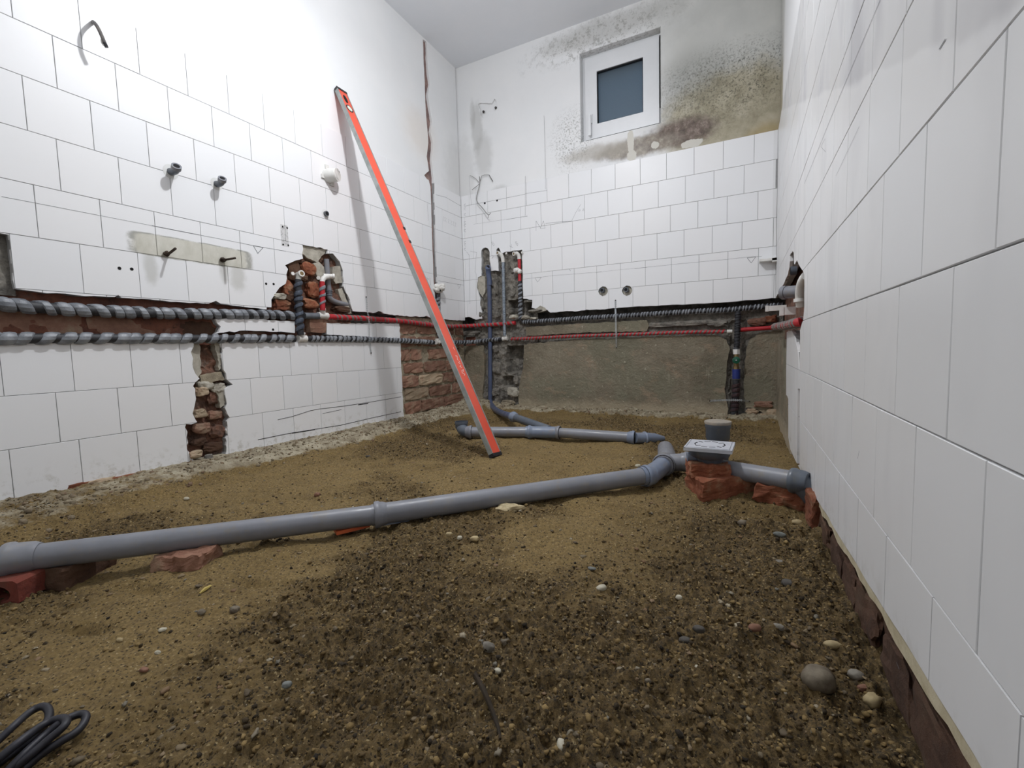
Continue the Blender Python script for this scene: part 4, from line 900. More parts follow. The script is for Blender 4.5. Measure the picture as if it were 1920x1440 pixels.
# risers
def riser(label, path, r, base, tape, pitch, fr_, anchor, cat='water pipe', **k):
    t_ = thing('water_pipe_riser', label, cat, tuple(anchor)); insul(t_, path, r, base, tape, pitch, fr_, **k); return t_
r1 = riser('short blue-grey wrapped riser with round white outlet in the broken hole of left wall', wpts('L', [(564, 628), (561, 600), (560, 570), (559, 545), (559, 524)], .012), .0145, WRAPD, WRAPB, .034, .55, pw('L', 562, 628, .012), th=.004)
def outlet(parent, c, nrm, r=.0145, ln=.035, ear=None, name='outlet'):
    c = Vector(c); nrm = nrm.normalized()
    o = MB().tube([c-nrm*ln, c-nrm*.010, c-nrm*.009, c, c], [r*.85, r*.85, r, r, r*.62], 20, False).build(name, PPR, parent, True)
    MB().tube([c-nrm*.001, c-nrm*.002], r*.63, 16).build('outlet_bore', BRASS, o)
    if ear: MB().tube([c+ear-nrm*(ln*.7), c+ear-nrm*(ln*.7-.005)], r*.55, 12).build('fixing_ear', PPR, o, True)
    return o
o1 = pw('L', 566, 512.5, .030); vn = Vector((1, -.15, .1))
outlet(r1, o1, vn, .0145, .04, Vector((0, -.032, 0)))
MB().tube(rsmp(arc(pw('L', 559, 527, .012), pw('L', 560, 514, .010), o1-vn.normalized()*.01, 8), .004), .0125, 14).build('outlet_elbow', simple('dirty_plastic', '#a3a39c', '#b8b7b0', 30, .5), r1, True)
r2 = riser('short riser striped red and grey with white elbow in the broken hole of left wall', wpts('L', [(605, 582), (604.5, 560), (604, 528)], .010), .0125, REDI, WRAPG, .038, .42, pw('L', 605, 582, .01), th=.0025)
o2 = pw('L', 624, 519, .034); vn2 = Vector((.55, .8, 0))
outlet(r2, pw('L', 627, 518.5, .030), vn2, .0140, .050, None)
MB().tube(rsmp(arc(pw('L', 604, 530, .010), pw('L', 604, 519, .008), pw('L', 616, 519, .014), 8), .004), .0125, 14).tube([pw('L', 597, 521, .004), pw('L', 597, 521, .012)], .009, 12).build('outlet_elbow', PPR, r2, True)
op = thing('old_waste_pipe', 'old grey waste pipe with ribbed coupling beside the red riser', 'drain pipe', tuple(pw('L', 618, 550, -.01)))
pipe('pipe', wpts('L', [(612, 486), (613.5, 508), (615, 530), (617, 546)], -.008), .0125, PVC, op)
for v_ in (545.5, 549, 553.5): MB().tube([pw('L', 617, v_, -.008)-up*.0025, pw('L', 617, v_, -.008)+up*.0025], .0165, 16).build('coupling_rib', PVCD, op, True)
pipe('elbow', rsmp([pw('L', 617, 546, -.008)]+arc(pw('L', 617, 556, -.008), pw('L', 619, 567, -.008), pw('L', 650, 571, -.020), 8), .006), .0135, PVC, op)
r3 = riser('dark wrapped riser half hidden behind the spirit level near the corner', wpts('L', [(824, 634), (822, 590), (821, 560), (820.5, 552)], .006), .0120, WRAPD, WRAPG, .030, .5, pw('L', 822, 600, 0), th=.003)
bl = MB().add(*lump(pw('L', 822, 541, .012), (.024, .046, .030), 2, .14, 0, 5)); bl.add(*lump(pw('L', 829, 538, .040), (.020, .026, .024), 2, .16, 0, 6)); bl.build('plaster_blob', DUSTW, r3)
disc(pw('L', 825, 545, .048), Vector((1, 0, 0)), .006, .006, AY, up, .004, 'outlet_bore', HOLE, r3)
r4 = riser('silver foil wrapped riser with white outlet in the back wall chase', wpts('B', [(946.3, 630), (945.5, 600), (944.5, 540), (943.5, 490)], .008), .0105, WRAPS, WRAPS, .012, .6, pw('B', 945, 560, .01), th=.001)
MB().tube(rsmp(arc(pw('B', 943.5, 492, .008), pw('B', 943, 477, .008), pw('B', 936, 476, .022), 8), .004), .0130, 14).build('outlet_elbow', PPR, r4, True)
outlet(r4, pw('B', 932.5, 474, .032), Vector((-.35, -1, .15)), .0140, .03, Vector((.055, 0, -.006)))
r5 = thing('water_pipe_riser', 'riser red above and black taped below, right hand one in the back wall chase', 'water pipe', tuple(pw('B', 975, 560, 0)))
insul(r5, wpts('B', [(976, 601), (975.5, 570), (975, 540), (974.5, 527)], .002), .0120, WRAPD, WRAPG, .028, .55, th=.003)
insul(r5, wpts('B', [(974.5, 527), (974, 505), (973.5, 484)], .002), .0115, REDI, None, name='red_insulated_pipe')
MB().tube(rsmp(arc(pw('B', 973.5, 486, .002), pw('B', 973, 475, .004), pw('B', 967, 475, .018), 8), .004), .0130, 14).build('outlet_elbow', PPR, r5, True)
outlet(r5, pw('B', 963, 475.5, .030), Vector((-.35, -1, 0)), .0140, .03, Vector((.05, 0, .004)))
MB().add(*lump(pw('B', 968, 507, .016), (.022, .018, .019), 2, .14, 0, 8)).add(*lump(pw('B', 974, 509, .012), (.016, .014, .017), 2, .14, 0, 9)).build('white_fitting', PPR, r5, True)
# main inlet riser with valves
r6 = thing('valve_riser', 'black wrapped riser with white nut, green valve knob and blue collar on the back wall', 'water pipe', tuple(pw('B', 1380, 700, 0)))
insul(r6, wpts('B', [(1384, 583), (1383, 612), (1382, 645), (1380.5, 655)], .012), .0145, WRAPD, WRAPD, .016, .6, th=.002)
insul(r6, wpts('B', [(1380, 712), (1380, 735), (1377, 770), (1374, 815)], .010), .0185, WRAPD, simple('dark_red_black_tape', '#33262a', '#4b3436', 14, .5, 0, .5), .030, .6, th=.003)
def vseg(v0, v1, r, mat, name, n=16, u=1380.5, d=.012): return MB().tube([pw('B', u, v0, d), pw('B', u, v1, d)], r, n).build(name, mat, r6, n > 8)
vseg(655, 664, .0175, PPR, 'white_nut', 6); vseg(651, 655, .016, WRAPG, 'upper_collar'); vseg(664, 688, .0130, BRASS, 'valve_body'); vseg(687, 692, .017, BRASS, 'lower_nut', 6); vseg(692, 710, .0205, BLUE, 'blue_collar'); vseg(692, 694, .0215, BLUE, 'collar_rim')
kc = pw('B', 1380.5, 675, .012); MB().tube([kc, kc+Vector((0, -.022, 0)), kc+Vector((0, -.022, 0)), kc+Vector((0, -.038, 0)), kc+Vector((0, -.040, 0))], [.006, .006, .020, .019, .012], 14).build('green_knob', GREEN, r6, True)
disc(kc+Vector((0, -.040, 0)), Vector((0, -1, 0)), .004, .004, AXX, up, .002, 'knob_screw', STEEL, r6)
# fittings out of the right hand wall
def stub(u, v, x_out, h, y=None, label='', name='pipe_outlet_stub'):
    c = py(u, v, y); t_ = thing(name, label, 'pipe outlet', (XR, c.y, c.z)); L_ = XR+.01-x_out
    MB().box(((x_out+XR+.01)/2, c.y, c.z), (L_/2, h, h)).build('square_spout', PPR, t_); MB().box((x_out+.004, c.y, c.z), (.006, h+.0018, h+.0018)).build('end_collar', PPR, t_); return t_
t_ = stub(1452, 578, py(1436, 578, 2.30).x, .011, 2.30, 'farther white square plastic stub sticking out of the right wall above the pipe chase')
t_ = stub(1480, 583, py(1463, 583, 1.92).x, .014, 1.92, 'nearer and larger white square plastic stub sticking out of the right wall')
ws = thing('waste_pipe_socket', 'grey waste pipe socket poking out of the hole in the right wall', 'drain pipe', tuple(py(1480, 549, 1.95)))
c0 = py(1467, 549, 1.90); c1 = py(1500, 546, 1.86)
MB().tube([c0, c0+(c1-c0)*.02, c0+(c1-c0)*.25, c0+(c1-c0)*.27, c1+(c1-c0)*.5], [.0215, .024, .024, .0215, .0215], 22).build('socket_body', PVC, ws, True)
MB().tube([c0, c0-(c1-c0)*.005], .018, 20).build('socket_inside', HOLE, ws)
we = thing('white_elbow', 'white plastic elbow bulging from the hole in the right wall', 'pipe outlet', tuple(py(1504, 530, 1.66)))
MB().tube(rsmp(arc(py(1502, 574, 1.70), py(1496, 535, 1.68), py(1512, 517, 1.62), 8), .005), .014, 16).build('elbow_body', PPR, we, True)
MB().tube([py(1500, 560, 1.69), py(1500, 566, 1.69)], .0175, 16).build('elbow_collar', PPR, we, True)
hp = pw('R', 1494, 507, -.018); t_ = thing('capped_pipe_end', 'dark round pipe mouth deep in the hole of the right wall', 'pipe outlet', tuple(hp)); MB().tube([hp, hp+Vector((-.02, 0, .0))], .016, 16).build('pipe_mouth', PVCD, t_, True); disc(hp+Vector((-.0205, 0, 0)), Vector((-1, 0, 0)), .013, .013, AY, up, .001, 'mouth_inside', HOLE, t_)
sh = py(1441, 487, 2.80); t_ = thing('small_white_trunking', 'thin white plastic ledge where back and right walls meet', 'trunking', (sh.x, sh.y, sh.z)); MB().box((XR-.038, 2.82, sh.z), (.042, .027, .006)).build('ledge', PPR, t_); MB().box((XR-.010, 2.82, sh.z-.003), (.012, .027, .010)).build('ledge_bracket', PPR, t_)

# ------------------------------------------------------------ perforated hanger straps
def strap(label, pts, wd, wdir):
    t_ = thing('perforated_strap', label, 'strap', tuple(pts[0])); pts = rsmp(pts, .0095); m = MB()
    for i, p in enumerate(pts[:-1]):
        q_ = pts[i+1]; dd = (q_-p).normalized(); nn = dd.cross(wdir).normalized(); c = (p+q_)/2; n = 8
        prof = [c+(dd*math.cos(2*math.pi*k/n)+wdir*math.sin(2*math.pi*k/n))*(.0022) for k in range(n)]
        out_ = [c+(dd*math.cos(2*math.pi*k/n)*1.0*.0048+wdir*math.sin(2*math.pi*k/n)*wd) for k in range(n)]
        b = len(m.v); m.v += [tuple(x+nn*.0006) for x in prof+out_]; m.f += [(b+k, b+(k+1) % n, b+(k+1) % n+n, b+k+n) for k in range(n)]
    m.build('strap_band', STEEL, t_)
    MB().tube([pts[0], pts[0]+wdir.cross(up if abs(wdir.z) < .5 else AXX)*.0], .001, 4).build('nail', IRON, t_) if False else None
    for e in (pts[0], pts[-1]): MB().add(*lump(e, (.0035, .0035, .0035), 0, .1)).build('screw_head', IRON, t_)
strap('vertical perforated metal strap over both pipes on the left wall', wpts('L', [(686.7, 557), (688, 580), (690.5, 592)], .006)+wpts('L', [(691, 597), (692, 604)], .022)+wpts('L', [(692.5, 625), (693.5, 640)], .019)+wpts('L', [(694.5, 652), (696, 662)], .004), .0055, AY)
strap('vertical perforated metal strap over both pipes on the back wall', wpts('B', [(1154, 563), (1154, 580)], .002)+wpts('B', [(1154.3, 588), (1154.6, 600)], .016)+wpts('B', [(1155, 622), (1155.3, 632)], .016)+wpts('B', [(1156, 652)], -.008), .0060, AXX)
strap('horizontal perforated metal strap across the valve riser near the floor', wpts('B', [(1331, 751.5), (1350, 750.5)], -.008)+wpts('B', [(1366, 750), (1392, 750.5)], .034)+wpts('B', [(1405, 752.5)], -.008), .0062, up)

# ------------------------------------------------------------ things on the left wall
def cab(label, name, paths, r, mats, cat='cable', names=None):
    t_ = thing(name, label, cat, tuple(paths[0][0]))
    for i, (p, m_) in enumerate(zip(paths, mats)): MB().tube(rsmp(p, .006, 2), r[i], 8).build((names or ['cable_sheath']*9)[i], m_, t_, True)
    return t_
CABG = simple('grey_cable_sheath', '#4b4a4f', '#77716c', 40, .6, 0, .3)
hook = [pw('L', 174, 42, -.01), pw('L', 176, 41, .035), pw('L', 184, 52, .055), pw('L', 192, 70, .06), pw('L', 196, 80, .06)]
cab('grey cable end hooking down out of the upper left tiles', 'cable_stub', [hook, [hook[-1], pw('L', 198, 84, .060), pw('L', 200, 89, .060)], [hook[3], pw('L', 190, 77, .052), pw('L', 193, 84, .052), pw('L', 196, 85, .058)]], [.0052, .0050, .0028], [CABG, BLACKP, PPR], names=['cable_sheath', 'insulating_tape', 'bare_core'])
def grey_elbow(u, v, u2, v2, r, label):
    c = pw('L', u, v, 0); t_ = thing('grey_pipe_stub', label, 'pipe stub', tuple(c)); e = pw('L', u2, v2, .050)
    disc(c+Vector((.0003, 0, 0)), Vector((1, 0, 0)), r*2.0, r*2.0, AY, up, .0004, 'filler_ring', simple('filler_'+str(u), '#dedfdd', '#e8e8e6', 30, .9), t_)
    k = c+Vector((.030, 0, -.006)); dn = (e-k).normalized()
    MB().tube(rsmp([c-Vector((.02, 0, 0))]+arc(c, k, e-dn*.012, 8), .005), r, 16).build('stub_elbow', PVCD, t_, True)
    MB().tube([e-dn*.014, e-dn*.013, e, e], [r, r+.003, r+.003, r*.8], 18, False).build('stub_rim', PVC, t_, True); MB().tube([e-dn*.001, e-dn*.002], r*.82, 16).build('stub_bore', HOLE, t_)
grey_elbow(320, 322, 331, 311, .0125, 'left one of the two grey elbow stubs in the left wall tiles')
grey_elbow(406, 345, 417, 334, .0115, 'right one of the two grey elbow stubs in the left wall tiles')
c = pw('L', 610, 401, 0); t_ = thing('small_pipe_end', 'small dark pipe end set almost flush below the round white box', 'pipe stub', tuple(c))
disc(c+Vector((.0003, 0, 0)), Vector((1, 0, 0)), .021, .021, AY, up, .0005, 'filler_ring', simple('filler_white', '#e2e2e0', '#ebebea', 30, .9), t_)
MB().tube([c, c+Vector((.012, 0, 0)), c+Vector((.012, 0, 0))], [.0125, .0125, .009], 18, False).build('pipe_rim', PVCD, t_, True); disc(c+Vector((.011, 0, 0)), Vector((1, 0, 0)), .0092, .0092, AY, up, .0005, 'pipe_bore', HOLE, t_)
c = pw('L', 618, 329, .012); t_ = thing('round_junction_box', 'round white plastic box with fixing ears on the left wall behind the spirit level', 'junction box', tuple(c))
OFFW = simple('offwhite_plastic', '#d8d8d3', '#e4e3df', 30, .5, 0, .2); vv = Vector((1, .35, 0)).normalized()
MB().tube([c-Vector((.014, 0, 0)), c+vv*.004, c+vv*.040, c+vv*.040], [.034, .033, .030, .0], 24).build('box_body', OFFW, t_, True)
MB().tube([c+vv*.036, c+vv*.043, c+vv*.043, c+vv*.042, c+vv*.042], [.031, .031, .026, .026, 0], 24).build('box_lid', PPR, t_, True)
for dy, dz_ in ((-.032, -.012), (-.006, .040), (.02, -.034)): MB().box(c+Vector((-.008, dy, dz_)), (.003, .011, .009)).build('fixing_ear', OFFW, t_)
for i, (a0, a1, b0, lab) in enumerate((((311, 480), (313, 476), (329, 466), 'left rusty bolt sticking out of the rubbed patch on the left wall'), ((416, 488), (418, 487), (441, 484), 'right rusty bolt sticking out of the rubbed patch on the left wall'))):
    p0 = pw('L', *a0, -.01); p1 = pw('L', *b0, .062); t_ = thing('wall_bolt', lab, 'bolt', tuple(p0))
    MB().tube([p0, p1], .0042, 8).build('bolt_shank', IRON, t_, True); MB().add(*lump(pw('L', *a1, .008), (.008, .011, .009), 1, .2, 0, i)).build('rust_collar', IRON, t_)
def holes(w, pts, r, parent, name='drill_hole_shade'):
    nn = Vector(P(w, 0, 0, 1))-Vector(P(w, 0, 0, 0)); ua = AXX if w == 'B' else AY
    for u, v in pts: disc(pw(w, u, v, .0004), nn, r, r, ua, up, .0003, name, HOLE, parent, 12)  # flat dark discs stand in for the shade inside drilled holes
holes('L', [(224, 503), (247, 504.5), (499, 532), (513, 532.5), (512, 618)], .0052, wl)
holes('L', [(530, 425), (538.5, 427.5), (531, 458.5), (540.5, 460)], .0042, wl)
holes('B', [(909, 381), (932, 376)], .0070, wb)
# pencil work
PM = {'L': MB(), 'B': MB(), 'R': MB()}
def pen(w, pts, wd=.0016):
    nn = Vector(P(w, 0, 0, 1))-Vector(P(w, 0, 0, 0)); stroke3(PM[w], [pw(w, u, v, .0006) for u, v in pts], wd, nn)
pen('L', [(3, 368.5), (64, 380), (187, 404)], .0009); pen('L', [(187, 404), (285, 423)], .0008); pen('L', [(285, 423), (374, 440.5)], .0020); pen('L', [(374, 440.5), (449, 455)], .0010); pen('L', [(449, 455), (475, 460.5), (536, 471)], .0014); pen('L', [(536, 471), (567, 477)], .0007); pen('L', [(640, 490.5), (693, 500), (740, 510), (765, 515), (776, 517)], .0009)
pen('L', [(475, 460.5), (493.5, 464), (483.5, 475), (475, 460.5)], .0020); pen('L', [(822, 526.5), (858, 533), (869, 534.5)], .0014); pen('L', [(858, 533.5), (864, 533.5), (860.5, 541), (858, 533.5)], .0012)
pen('L', [(800, 521), (803, 523), (801, 526)]); pen('L', [(806, 521), (807.5, 535)]); pen('L', [(801, 380), (803, 414)], .0012)
pen('L', [(817, 365), (836, 370), (848, 377), (862, 385), (869, 387)], .0016)
for x in (831, 834.5, 840, 845, 849, 853): pen('L', [(x, 406+(x-831)*.5), (x+2, 408+(x-831)*.5), (x+.5, 412+(x-831)*.5), (x+2.5, 415+(x-831)*.5)], .0009)
pen('B', [(871, 387), (880, 384.5), (905, 380), (945, 372), (985, 364)], .0016); pen('B', [(985, 330), (985, 404)], .0016); pen('B', [(888, 420.5), (950, 411)], .0008); pen('B', [(950, 411.5), (989, 405)], .0018)
pen('B', [(1020, 217), (1022, 285), (1023, 355)], .0013); pen('B', [(985, 363), (1026, 357)], .0014); pen('B', [(880, 330), (881, 350), (884, 385)], .0010); pen('B', [(892, 350), (893, 418)], .0008)
pen('B', [(1005, 433), (1005, 414), (1014, 428)], .0013); pen('B', [(1013, 428), (1022, 428), (1019, 414), (1013, 428)], .0012); pen('B', [(1023, 419), (1050, 416), (1072, 414.5)], .0018); pen('B', [(1072, 414), (1080, 398), (1089, 383)], .0010)
pen('B', [(1086, 392), (1085, 396), (1088, 395), (1087, 392)], .0009); pen('B', [(1094, 391), (1092, 395), (1095, 395), (1094, 391)], .0009)
def B_(x, y, k=1): pen('B', [(x, y), (x+1.5*k, y+4*k), (x+4*k, y+6.5*k)], .0011); pen('B', [(x, y), (x+3*k, y-.5*k), (x+2.2*k, y+3*k), (x+5*k, y+3*k), (x+5*k, y+6*k), (x+3.5*k, y+7.5*k)], .0011)
B_(921.5, 454); B_(966, 453.5); pen('B', [(955, 461), (961.5, 464)], .0013); pen('B', [(959.5, 458.5), (958, 464)], .0010)
for i, v in enumerate((383, 390, 401, 416, 421, 431, 453, 458, 466)): pen('B', [(869.5, v), (873, v-1), (870, v+2.5), (873.5, v+4)], .0009)
pen('B', [(881.5, 471), (894, 473.5), (892, 488), (891, 510), (893, 515), (893.5, 590)], .0011); pen('B', [(875, 472), (880, 479), (880.5, 520), (881, 570)], .0012)
pen('B', [(921, 479), (925, 480), (922, 485), (926, 481), (930, 482)], .0010)
pen('B', [(981, 523.5), (1040, 516.5), (1118, 510.5)], .0010); pen('B', [(1118, 510.7), (1128, 509.4)], .0018); pen('B', [(1128, 509.4), (1190, 503)], .0007); pen('B', [(1190, 503.5), (1213, 501)], .0018); pen('B', [(1213, 501), (1280, 494), (1366, 486), (1402, 482), (1428, 480.5)], .0011)
pen('B', [(1003, 521), (1015, 520), (1008, 529), (1003, 521)], .0013); pen('B', [(1401, 483.5), (1417, 481.5), (1408.5, 493), (1401, 483.5)], .0018); pen('B', [(1068, 505), (1069.5, 508)], .0016); pen('B', [(857+0, 460), (868, 462)], .0006)
for a_ in ([(1650, 0), (1575.5, 177), (1508, 344.5)],): pen('R', a_, .0010)
pen('R', [(1611, 237), (1567, 330)], .0006); pen('R', [(1539, 275), (1547, 260), (1548, 285), (1539, 275)], .0006); pen('R', [(1772, 74), (1761, 92)], .0014)
pen('R', [(1681, 1242), (1686, 1255)], .0010); pen('R', [(1482, 607), (1481.5, 660)], .0012); pen('R', [(1611, 845), (1608, 860)], .0008)
PM['L'].build('pencil_marks', PENCIL, wl); PM['B'].build('pencil_marks', PENCIL, wb); PM['R'].build('pencil_marks', PENCIL, wr)
ck = MB(); nnL = Vector((1, 0, 0))
for seg, wd in (([(521, 787), (548, 781), (582, 770), (598, 767), (640, 762)], .0022), ([(605, 775.5), (640, 768)], .0018), ([(640, 762), (668, 758), (700, 753), (752, 744)], .0024), ([(484, 824.5), (540, 813), (560, 810), (590, 805), (640, 797), (700, 783), (752, 772)], .0026), ([(548, 812), (590, 805.5)], .0045), ([(672, 759), (690, 756.5)], .0045)):
    stroke3(ck, [pw('L', u, v, .0007) for u, v in seg], wd, nnL)
ck.build('cracks_in_tiles', HOLE, wl)
# conduit ends and loose wires on the back wall
for (s, t_c), lab in ((V1, 'left one of two small pipe ends in round holes of back wall tiles'), (V2, 'right one of two small pipe ends in round holes of back wall tiles')):
    t_ = thing('small_pipe_end', lab, 'pipe stub', (s, YB, t_c)); MB().tube([(s-.004, YB+.012, t_c+.004), (s-.006, YB-.010, t_c+.006), (s-.006, YB-.010, t_c+.006)], [.0145, .0145, .010], 16, False).build('pipe_rim', PVCD, t_, True)
    disc((s-.006, YB-.008, t_c+.006), Vector((0, -1, 0)), .0105, .0105, AXX, up, .001, 'pipe_bore', HOLE, t_)
t_ = thing('cable_stub', 'thin forked cable hanging down out of the back wall near the corner', 'cable', tuple(pw('B', 899, 332, 0)))
w1 = wpts('B', [(899, 331), (900, 345)], .004)+wpts('B', [(894, 365), (893, 378), (905, 390)], .03)+wpts('B', [(912, 400), (916, 403)], .045)
MB().tube(rsmp(w1, .006, 2), .0032, 8).build('cable_sheath', simple('light_grey_cable', '#8d8d8c', '#a5a5a3', 30, .6), t_, True)
for pp_ in ([(917, 403), (920, 399)], [(916, 403), (915, 409)], [(899, 345), (885, 356)], [(900, 340), (903, 330), (908, 328), (917, 328)], [(917, 328), (924, 340)], [(898, 342), (893, 336), (886, 331), (881, 329)]):
    MB().tube(wpts('B', pp_, .006 if pp_[0][1] < 390 else .045), .0016 if pp_[0][0] != 917 or pp_[0][1] > 390 else .0026, 6).build('wire', CABG, t_, True)
for u, v in ((906.5, 209.5), (929.5, 202)): MB().tube([pw('B', u, v, -.014), pw('B', u, v, -.004)], .0085, 12).build('conduit_end', CABG, wb, True); disc(pw('B', u, v, -.0038), Vector((0, -1, 0)), .006, .006, AXX, up, .0004, 'conduit_bore', HOLE, wb)

# ------------------------------------------------------------ bricks, stones and scraps on the floor
def fthing(name, label, cat, c, mb, mat, group=None, smooth=False):
    o = mb.build(name, mat, None, smooth); me = o.data; c = Vector(c)
    me.transform(Matrix.Translation(-c)); o.location = c
    return tag(o, label, cat, group)
def fbrick(label, c, h, mat, rz=0, seed=0, tilt=0, jit=.14):
    o = block('broken_brick', (0, 0, 0), h, mat, None, rz, seed, jit, 9, tilt); o.location = c; return tag(o, label, 'brick')
def soilz(u, v, it=6):
    z = 0.0
    for _ in range(it): p = pz(u, v, z); z = hz(p.x, p.y)
    return pz(u, v, z)
fbrick('broken red brick under the floor drain, resting on the soil', (cd.x+.034, cd.y-.004, .008), (.090, .050, .033), BRICKO, math.radians(34), 1, 0, .10)
fbrick('smaller orange brick piece wedged directly under the floor drain', (cd.x-.006, cd.y-.004, .055), (.054, .044, .019), BRICKO, math.radians(14), 2, 0, .16)
p = pz(1477, 930, .0); fbrick('broken red brick under the drain pipe end by the right wall', (p.x-.012, p.y+.0, .008), (.062, .052, .026), BRICKO, math.radians(-12), 3, .05, .16)
p = pz(1520, 925, .02); fbrick('red brick corner sticking out from under the right wall tiles', (XR+.008, p.y-.05, .012), (.020, .10, .040), BRICKO, 0, 4, 0, .16)
p = pz(105, 1085, .0); fbrick('dark brick under the near end of the long drain pipe', (p.x, p.y+.02, .012), (.052, .050, .024), BRICKD, math.radians(20), 5, 0, .12)
p = pz(330, 1066, .0); fbrick('pale broken brick under the long drain pipe, left of its joint', (p.x, p.y+.022, .008), (.050, .036, .022), brick_mat('pinkish_brick', '#7a5443', '#9a715c', '#a58c74'), math.radians(24), 6, 0, .2)
# hollow red brick by the left edge
p = pz(12, 1112, .012); t_ = thing('hollow_brick', 'red hollow brick with a dark round hole at the left edge of the soil', 'brick', (p.x, p.y, 0))
cb_ = Vector((p.x-.012, p.y+.012, .016)); M_ = Matrix.Rotation(math.radians(28), 3, 'Z'); ua_, ub_ = M_ @ AXX, M_ @ AY
HB = brick_mat('bright_red_brick', '#5a2a21', '#7c3b2e', '#6d4336')
n = 28; v = []; 
for k, yy_ in enumerate((-.026, .032)):
    for rr_ in (0, 1):
        for i in range(n):
            a_ = 2*math.pi*i/n; cx, cz = math.cos(a_), math.sin(a_)
            if rr_ == 0: m_ = max(abs(cx), abs(cz)); q_ = (cx/m_*.036, cz/m_*.022)
            else: q_ = (cx*.026-.004, cz*.0155-.002)
            v.append(cb_+ua_*q_[0]+ub_*yy_+up*q_[1])
f = []
for i in range(n):
    j = (i+1) % n; f += [(i, j, n+j, n+i), (i, 2*n+i, 2*n+j, j), (n+i, n+j, 3*n+j, 3*n+i), (2*n+i, 3*n+i, 3*n+j, 2*n+j)]
MB().add(v, f).build('brick_body', HB, t_)
MB().box(cb_+ub_*.031, (.033, .002, .019), (ua_, ub_, up)).build('brick_web', BRICKD, t_)
# scraps under the joint
p = pz(662, 996, .006); d_ = (pz(690, 989, .006)-pz(633, 1003, .006)).normalized()
fthing('orange_plastic_scrap', 'orange plastic strip under the joint of the long drain pipe', 'scrap', p+up*.004, MB().box(p+up*.006+d_.cross(up)*-.014, (.038, .020, .004), (d_, up.cross(d_), up)), ORPL)
p = pz(740, 981, .006); d_ = (pz(768, 975, .006)-pz(712, 985, .006)).normalized()
fthing('grey_plastic_scrap', 'grey plastic plate wedged under the long drain pipe right of its joint', 'scrap', p, MB().box(p+up*.008, (.032, .016, .0035), (d_, up.cross(d_), up)), PVCL)
p = pz(957, 958, .006); fthing('rubble_chunk', 'cream plaster chunk with dark underside beside the long drain pipe', 'rubble', p, MB().add(*lump(p+up*.004, (.036, .020, .015), 2, .22, math.radians(25), 21, .4)), simple('cream_rubble', '#a8946c', '#cdbf9c', 60, .9, 0, .8, 150, .003))
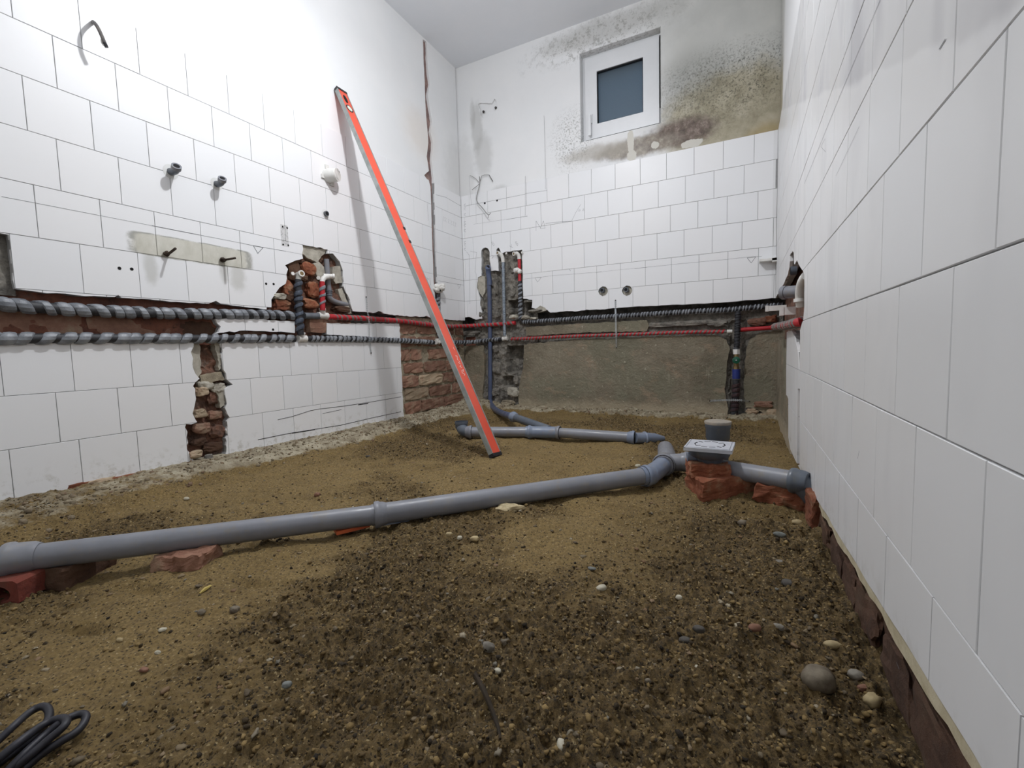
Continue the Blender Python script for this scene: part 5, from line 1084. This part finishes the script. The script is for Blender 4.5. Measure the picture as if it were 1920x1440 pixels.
ST_ = [  # u, v, rx, ry, rz(size), turn, material, label
 (1534, 1279, .019, .016, .014, .3, 'dirty_stone', 'largest round brown-grey stone, lying near the right wall'),
 (1128, 1104, .0095, .0060, .005, .9, 'white_stone', 'pale bluish-white pebble in the middle of the soil'),
 (1110, 1067, .0080, .0050, .003, .1, 'blue_grey_stone', 'flat blue-grey pebble above the pale white one'),
 (1303, 1253, .0052, .0045, .004, .0, 'white_stone', 'small round white pebble right of the crumbly middle'),
 (1273, 1122, .0058, .0045, .004, .3, 'white_stone', 'small cream pebble on the dark crumbly soil, centre right'),
 (1052, 1400, .0080, .0045, .0045, 1.9, 'white_stone', 'long white pebble at the bottom of the picture'),
 (1215, 1268+10, .004, .003, .003, .3, 'dirty_stone', 'tiny round grey pebble left of the small white one'),
 (538, 1286, .0062, .0048, .004, .7, 'blue_grey_stone', 'blue-grey pebble in the lower left soil'),
 (933, 1260, .0048, .0040, .0035, .5, 'white_stone', 'small yellowish pebble beside the dark twig'),
 (1462, 1004, .0130, .0070, .006, -.2, 'blue_grey_stone', 'oval blue-grey pebble before the right wall bricks'),
 (1495, 982, .0130, .0090, .008, .4, 'tan_stone', 'pale angular stone nearest the red brick corner'),
 (1432, 990, .0150, .0080, .007, .1, 'tan_stone', 'flat tan stone left of the pale angular stone'),
 (1392, 982, .0110, .0090, .007, .6, 'dirty_stone', 'grey-brown pebble left of the flat tan stone'),
 (1463, 1056, .0105, .0060, .005, .1, 'grey_stone', 'flat grey pebble below the oval blue-grey one'),
 (1478, 1097, .0120, .0080, .008, .2, 'dark_stone', 'dark grey pebble half sunk near the right wall, middle distance'),
 (1560, 1212, .0115, .0060, .006, .3, 'tan_stone', 'long yellowish stone above the largest round stone'),
 (1605, 1268, .0090, .0070, .006, .1, 'grey_stone', 'grey pebble between the largest stone and the wall'),
 (1620, 1294, .0085, .0050, .005, .5, 'red_stone', 'reddish chip right of the largest stone'),
 (1636, 1318, .0110, .0080, .008, .9, 'tan_stone', 'tan pebble against the wall footing below the reddish chip'),
 (1310, 1182, .0085, .0050, .005, .1, 'dark_stone', 'dark flat pebble on the crumbly soil right of middle'),
 (1415, 1180, .0090, .0060, .006, .4, 'red_stone', 'pinkish broken chip on the crumbly soil, right side'),
 (1460, 1178, .0080, .0050, .005, .0, 'grey_stone', 'light grey pebble right of the pinkish chip'),
 (1285, 1205, .0090, .0060, .006, .3, 'dark_stone', 'black pebble left of the pinkish chip'),
 (915, 1216, .0100, .0060, .007, .2, 'grey_stone', 'grey stone half buried left of the twig top'),
 (947, 1206, .0070, .0060, .006, .8, 'dirty_stone', 'rounded brownish stone beside the half buried grey one'),
 (890, 1012, .0110, .0070, .006, .3, 'tan_stone', 'pale tan stone just in front of the long drain pipe'),
 (842, 1004, .0080, .0060, .006, .6, 'tan_stone', 'smaller tan stone left of the pale one by the pipe'),
 (862, 1010, .0060, .0050, .005, .2, 'white_stone', 'little whitish pebble between two tan stones by the pipe'),
 (350, 936-0, .0090, .0060, .005, .2, 'white_stone', 'white flat pebble at the foot of the left wall chase'),
 (270, 1257, .0070, .0040, .003, .1, 'red_stone', 'orange clay chip in the lower left soil'),
 (305, 1182, .0060, .0040, .003, .7, 'white_stone', 'white chip left of middle in the lower left soil'),
 (296, 1225, .0050, .0030, .003, .1, 'white_stone', 'pale chip just below the white one at lower left'),
 (225, 1201, .0065, .0030, .003, .1, 'tan_stone', 'thin pale chip furthest left in the lower soil'),
 (595, 867+62, .0090, .0080, .007, .4, 'red_stone', 'pinkish rounded stone behind the long drain pipe'),
 (440, 1145, .0080, .0070, .006, .5, 'dirty_stone', 'smooth brown pebble right of the yellow chip'),
 (378, 1142+8, .0060, .0050, .005, .3, 'dirty_stone', 'brown pebble below the yellow chip'),
 (632, 894+68, .0070, .0055, .005, .3, 'white_stone', 'pale pebble close behind the long drain pipe'),
 (1196, 875, .0100, .0080, .007, .3, 'white_stone', 'pale pebble beside the blue-grey pipe elbow'),
 (690, 857, .0110, .0070, .006, .3, 'dark_stone', 'dark pebble on the mortar foot under the left wall')]
for i, (u, v_, a_, b_, c_, rz, k, lab) in enumerate(ST_):
    q_ = soilz(u, v_); fthing('stone', lab, 'stone', q_, MB().add(*lump(q_+up*c_*.35, (a_, b_, c_), 2, .09, rz, 300+i, .15)), STN[k], 'stones lying in the soil', True)
p = soilz(385, 1108); q_ = soilz(396, 1101); d_ = (q_-p).normalized()
fthing('yellow_chip', 'yellow sliver lying on the soil below the pale brick', 'chip', p, MB().tube([p-d_*.011+up*.002, p+up*.0035, p+d_*.012+up*.003], [.0015, .0035, .0012], 6), YEL)
tw = [soilz(u, v)+up*.0015 for u, v in ((888, 1262), (897, 1276), (905, 1292), (915, 1315), (925, 1340), (934, 1365), (938, 1388))]
t_ = thing('dark_twig', 'dark twig half pressed into the soil at the bottom middle', 'twig', tuple(tw[0])); MB().tube(tw, [.0030, .0036, .0034, .0030, .0028, .0022, .0014], 8).build('twig_stem', WOODC, t_, True)
MB().tube([tw[0], tw[0]+Vector((-.006, .004, .001))], [.003, .0012], 6).build('twig_stub', WOODC, t_, True)
t_ = thing('thin_twig', 'thin brown twig in the soil left of middle', 'twig', tuple(soilz(700, 1140))); MB().tube([soilz(690, 1118)+up*.001, soilz(699, 1138)+up*.002, soilz(703, 1162)+up*.001], [.0016, .0014, .0008], 6).build('twig_stem', simple('brown_twig', '#4f3a22', '#6b5230', 60, .9), t_, True)
# rope at the bottom left corner
def zr_(u, v, h): p = soilz(u, v, 4); return p+up*h
rp_ = [zr_(u, v, h) for u, v, h in ((-60, 1460, .01), (-5, 1412, .012), (30, 1385, .016), (62, 1362, .02), (88, 1354, .022), (98, 1364, .018), (88, 1382, .014), (60, 1402, .010), (25, 1425, .008), (-20, 1455, .006))]
rq_ = [zr_(u, v, h) for u, v, h in ((10, 1462, .006), (45, 1432, .010), (85, 1398, .012), (120, 1376, .016), (155, 1364, .018), (167, 1368, .016), (150, 1390, .012), (112, 1408, .010), (80, 1426, .008), (48, 1450, .006))]
rr_ = [zr_(u, v, h) for u, v, h in ((-10, 1452, .012), (40, 1420, .018), (90, 1385, .02), (125, 1375, .020), (130, 1386, .018), (90, 1412, .014), (55, 1435, .010), (20, 1462, .008))]
t_ = thing('dark_cable_coil', 'dark rubber cable bunched in loops in the lower left corner', 'cable', tuple(rp_[4]))
for i, r_ in enumerate((rp_, rq_, rr_)): MB().tube(rsmp(r_, .004, 2), .0042, 10).build('cable_loop', ROPEM, t_, True)

for i, (u, v, rs, rt) in enumerate(((150, 912, .03, .012), (185, 905, .05, .012), (230, 897, .045, .012), (262, 888, .02, .010))): lumpL(u, v, (rs, rt, .010), BRICKO if i % 2 == 0 else BRICKP, -.002, 400+i, .6)
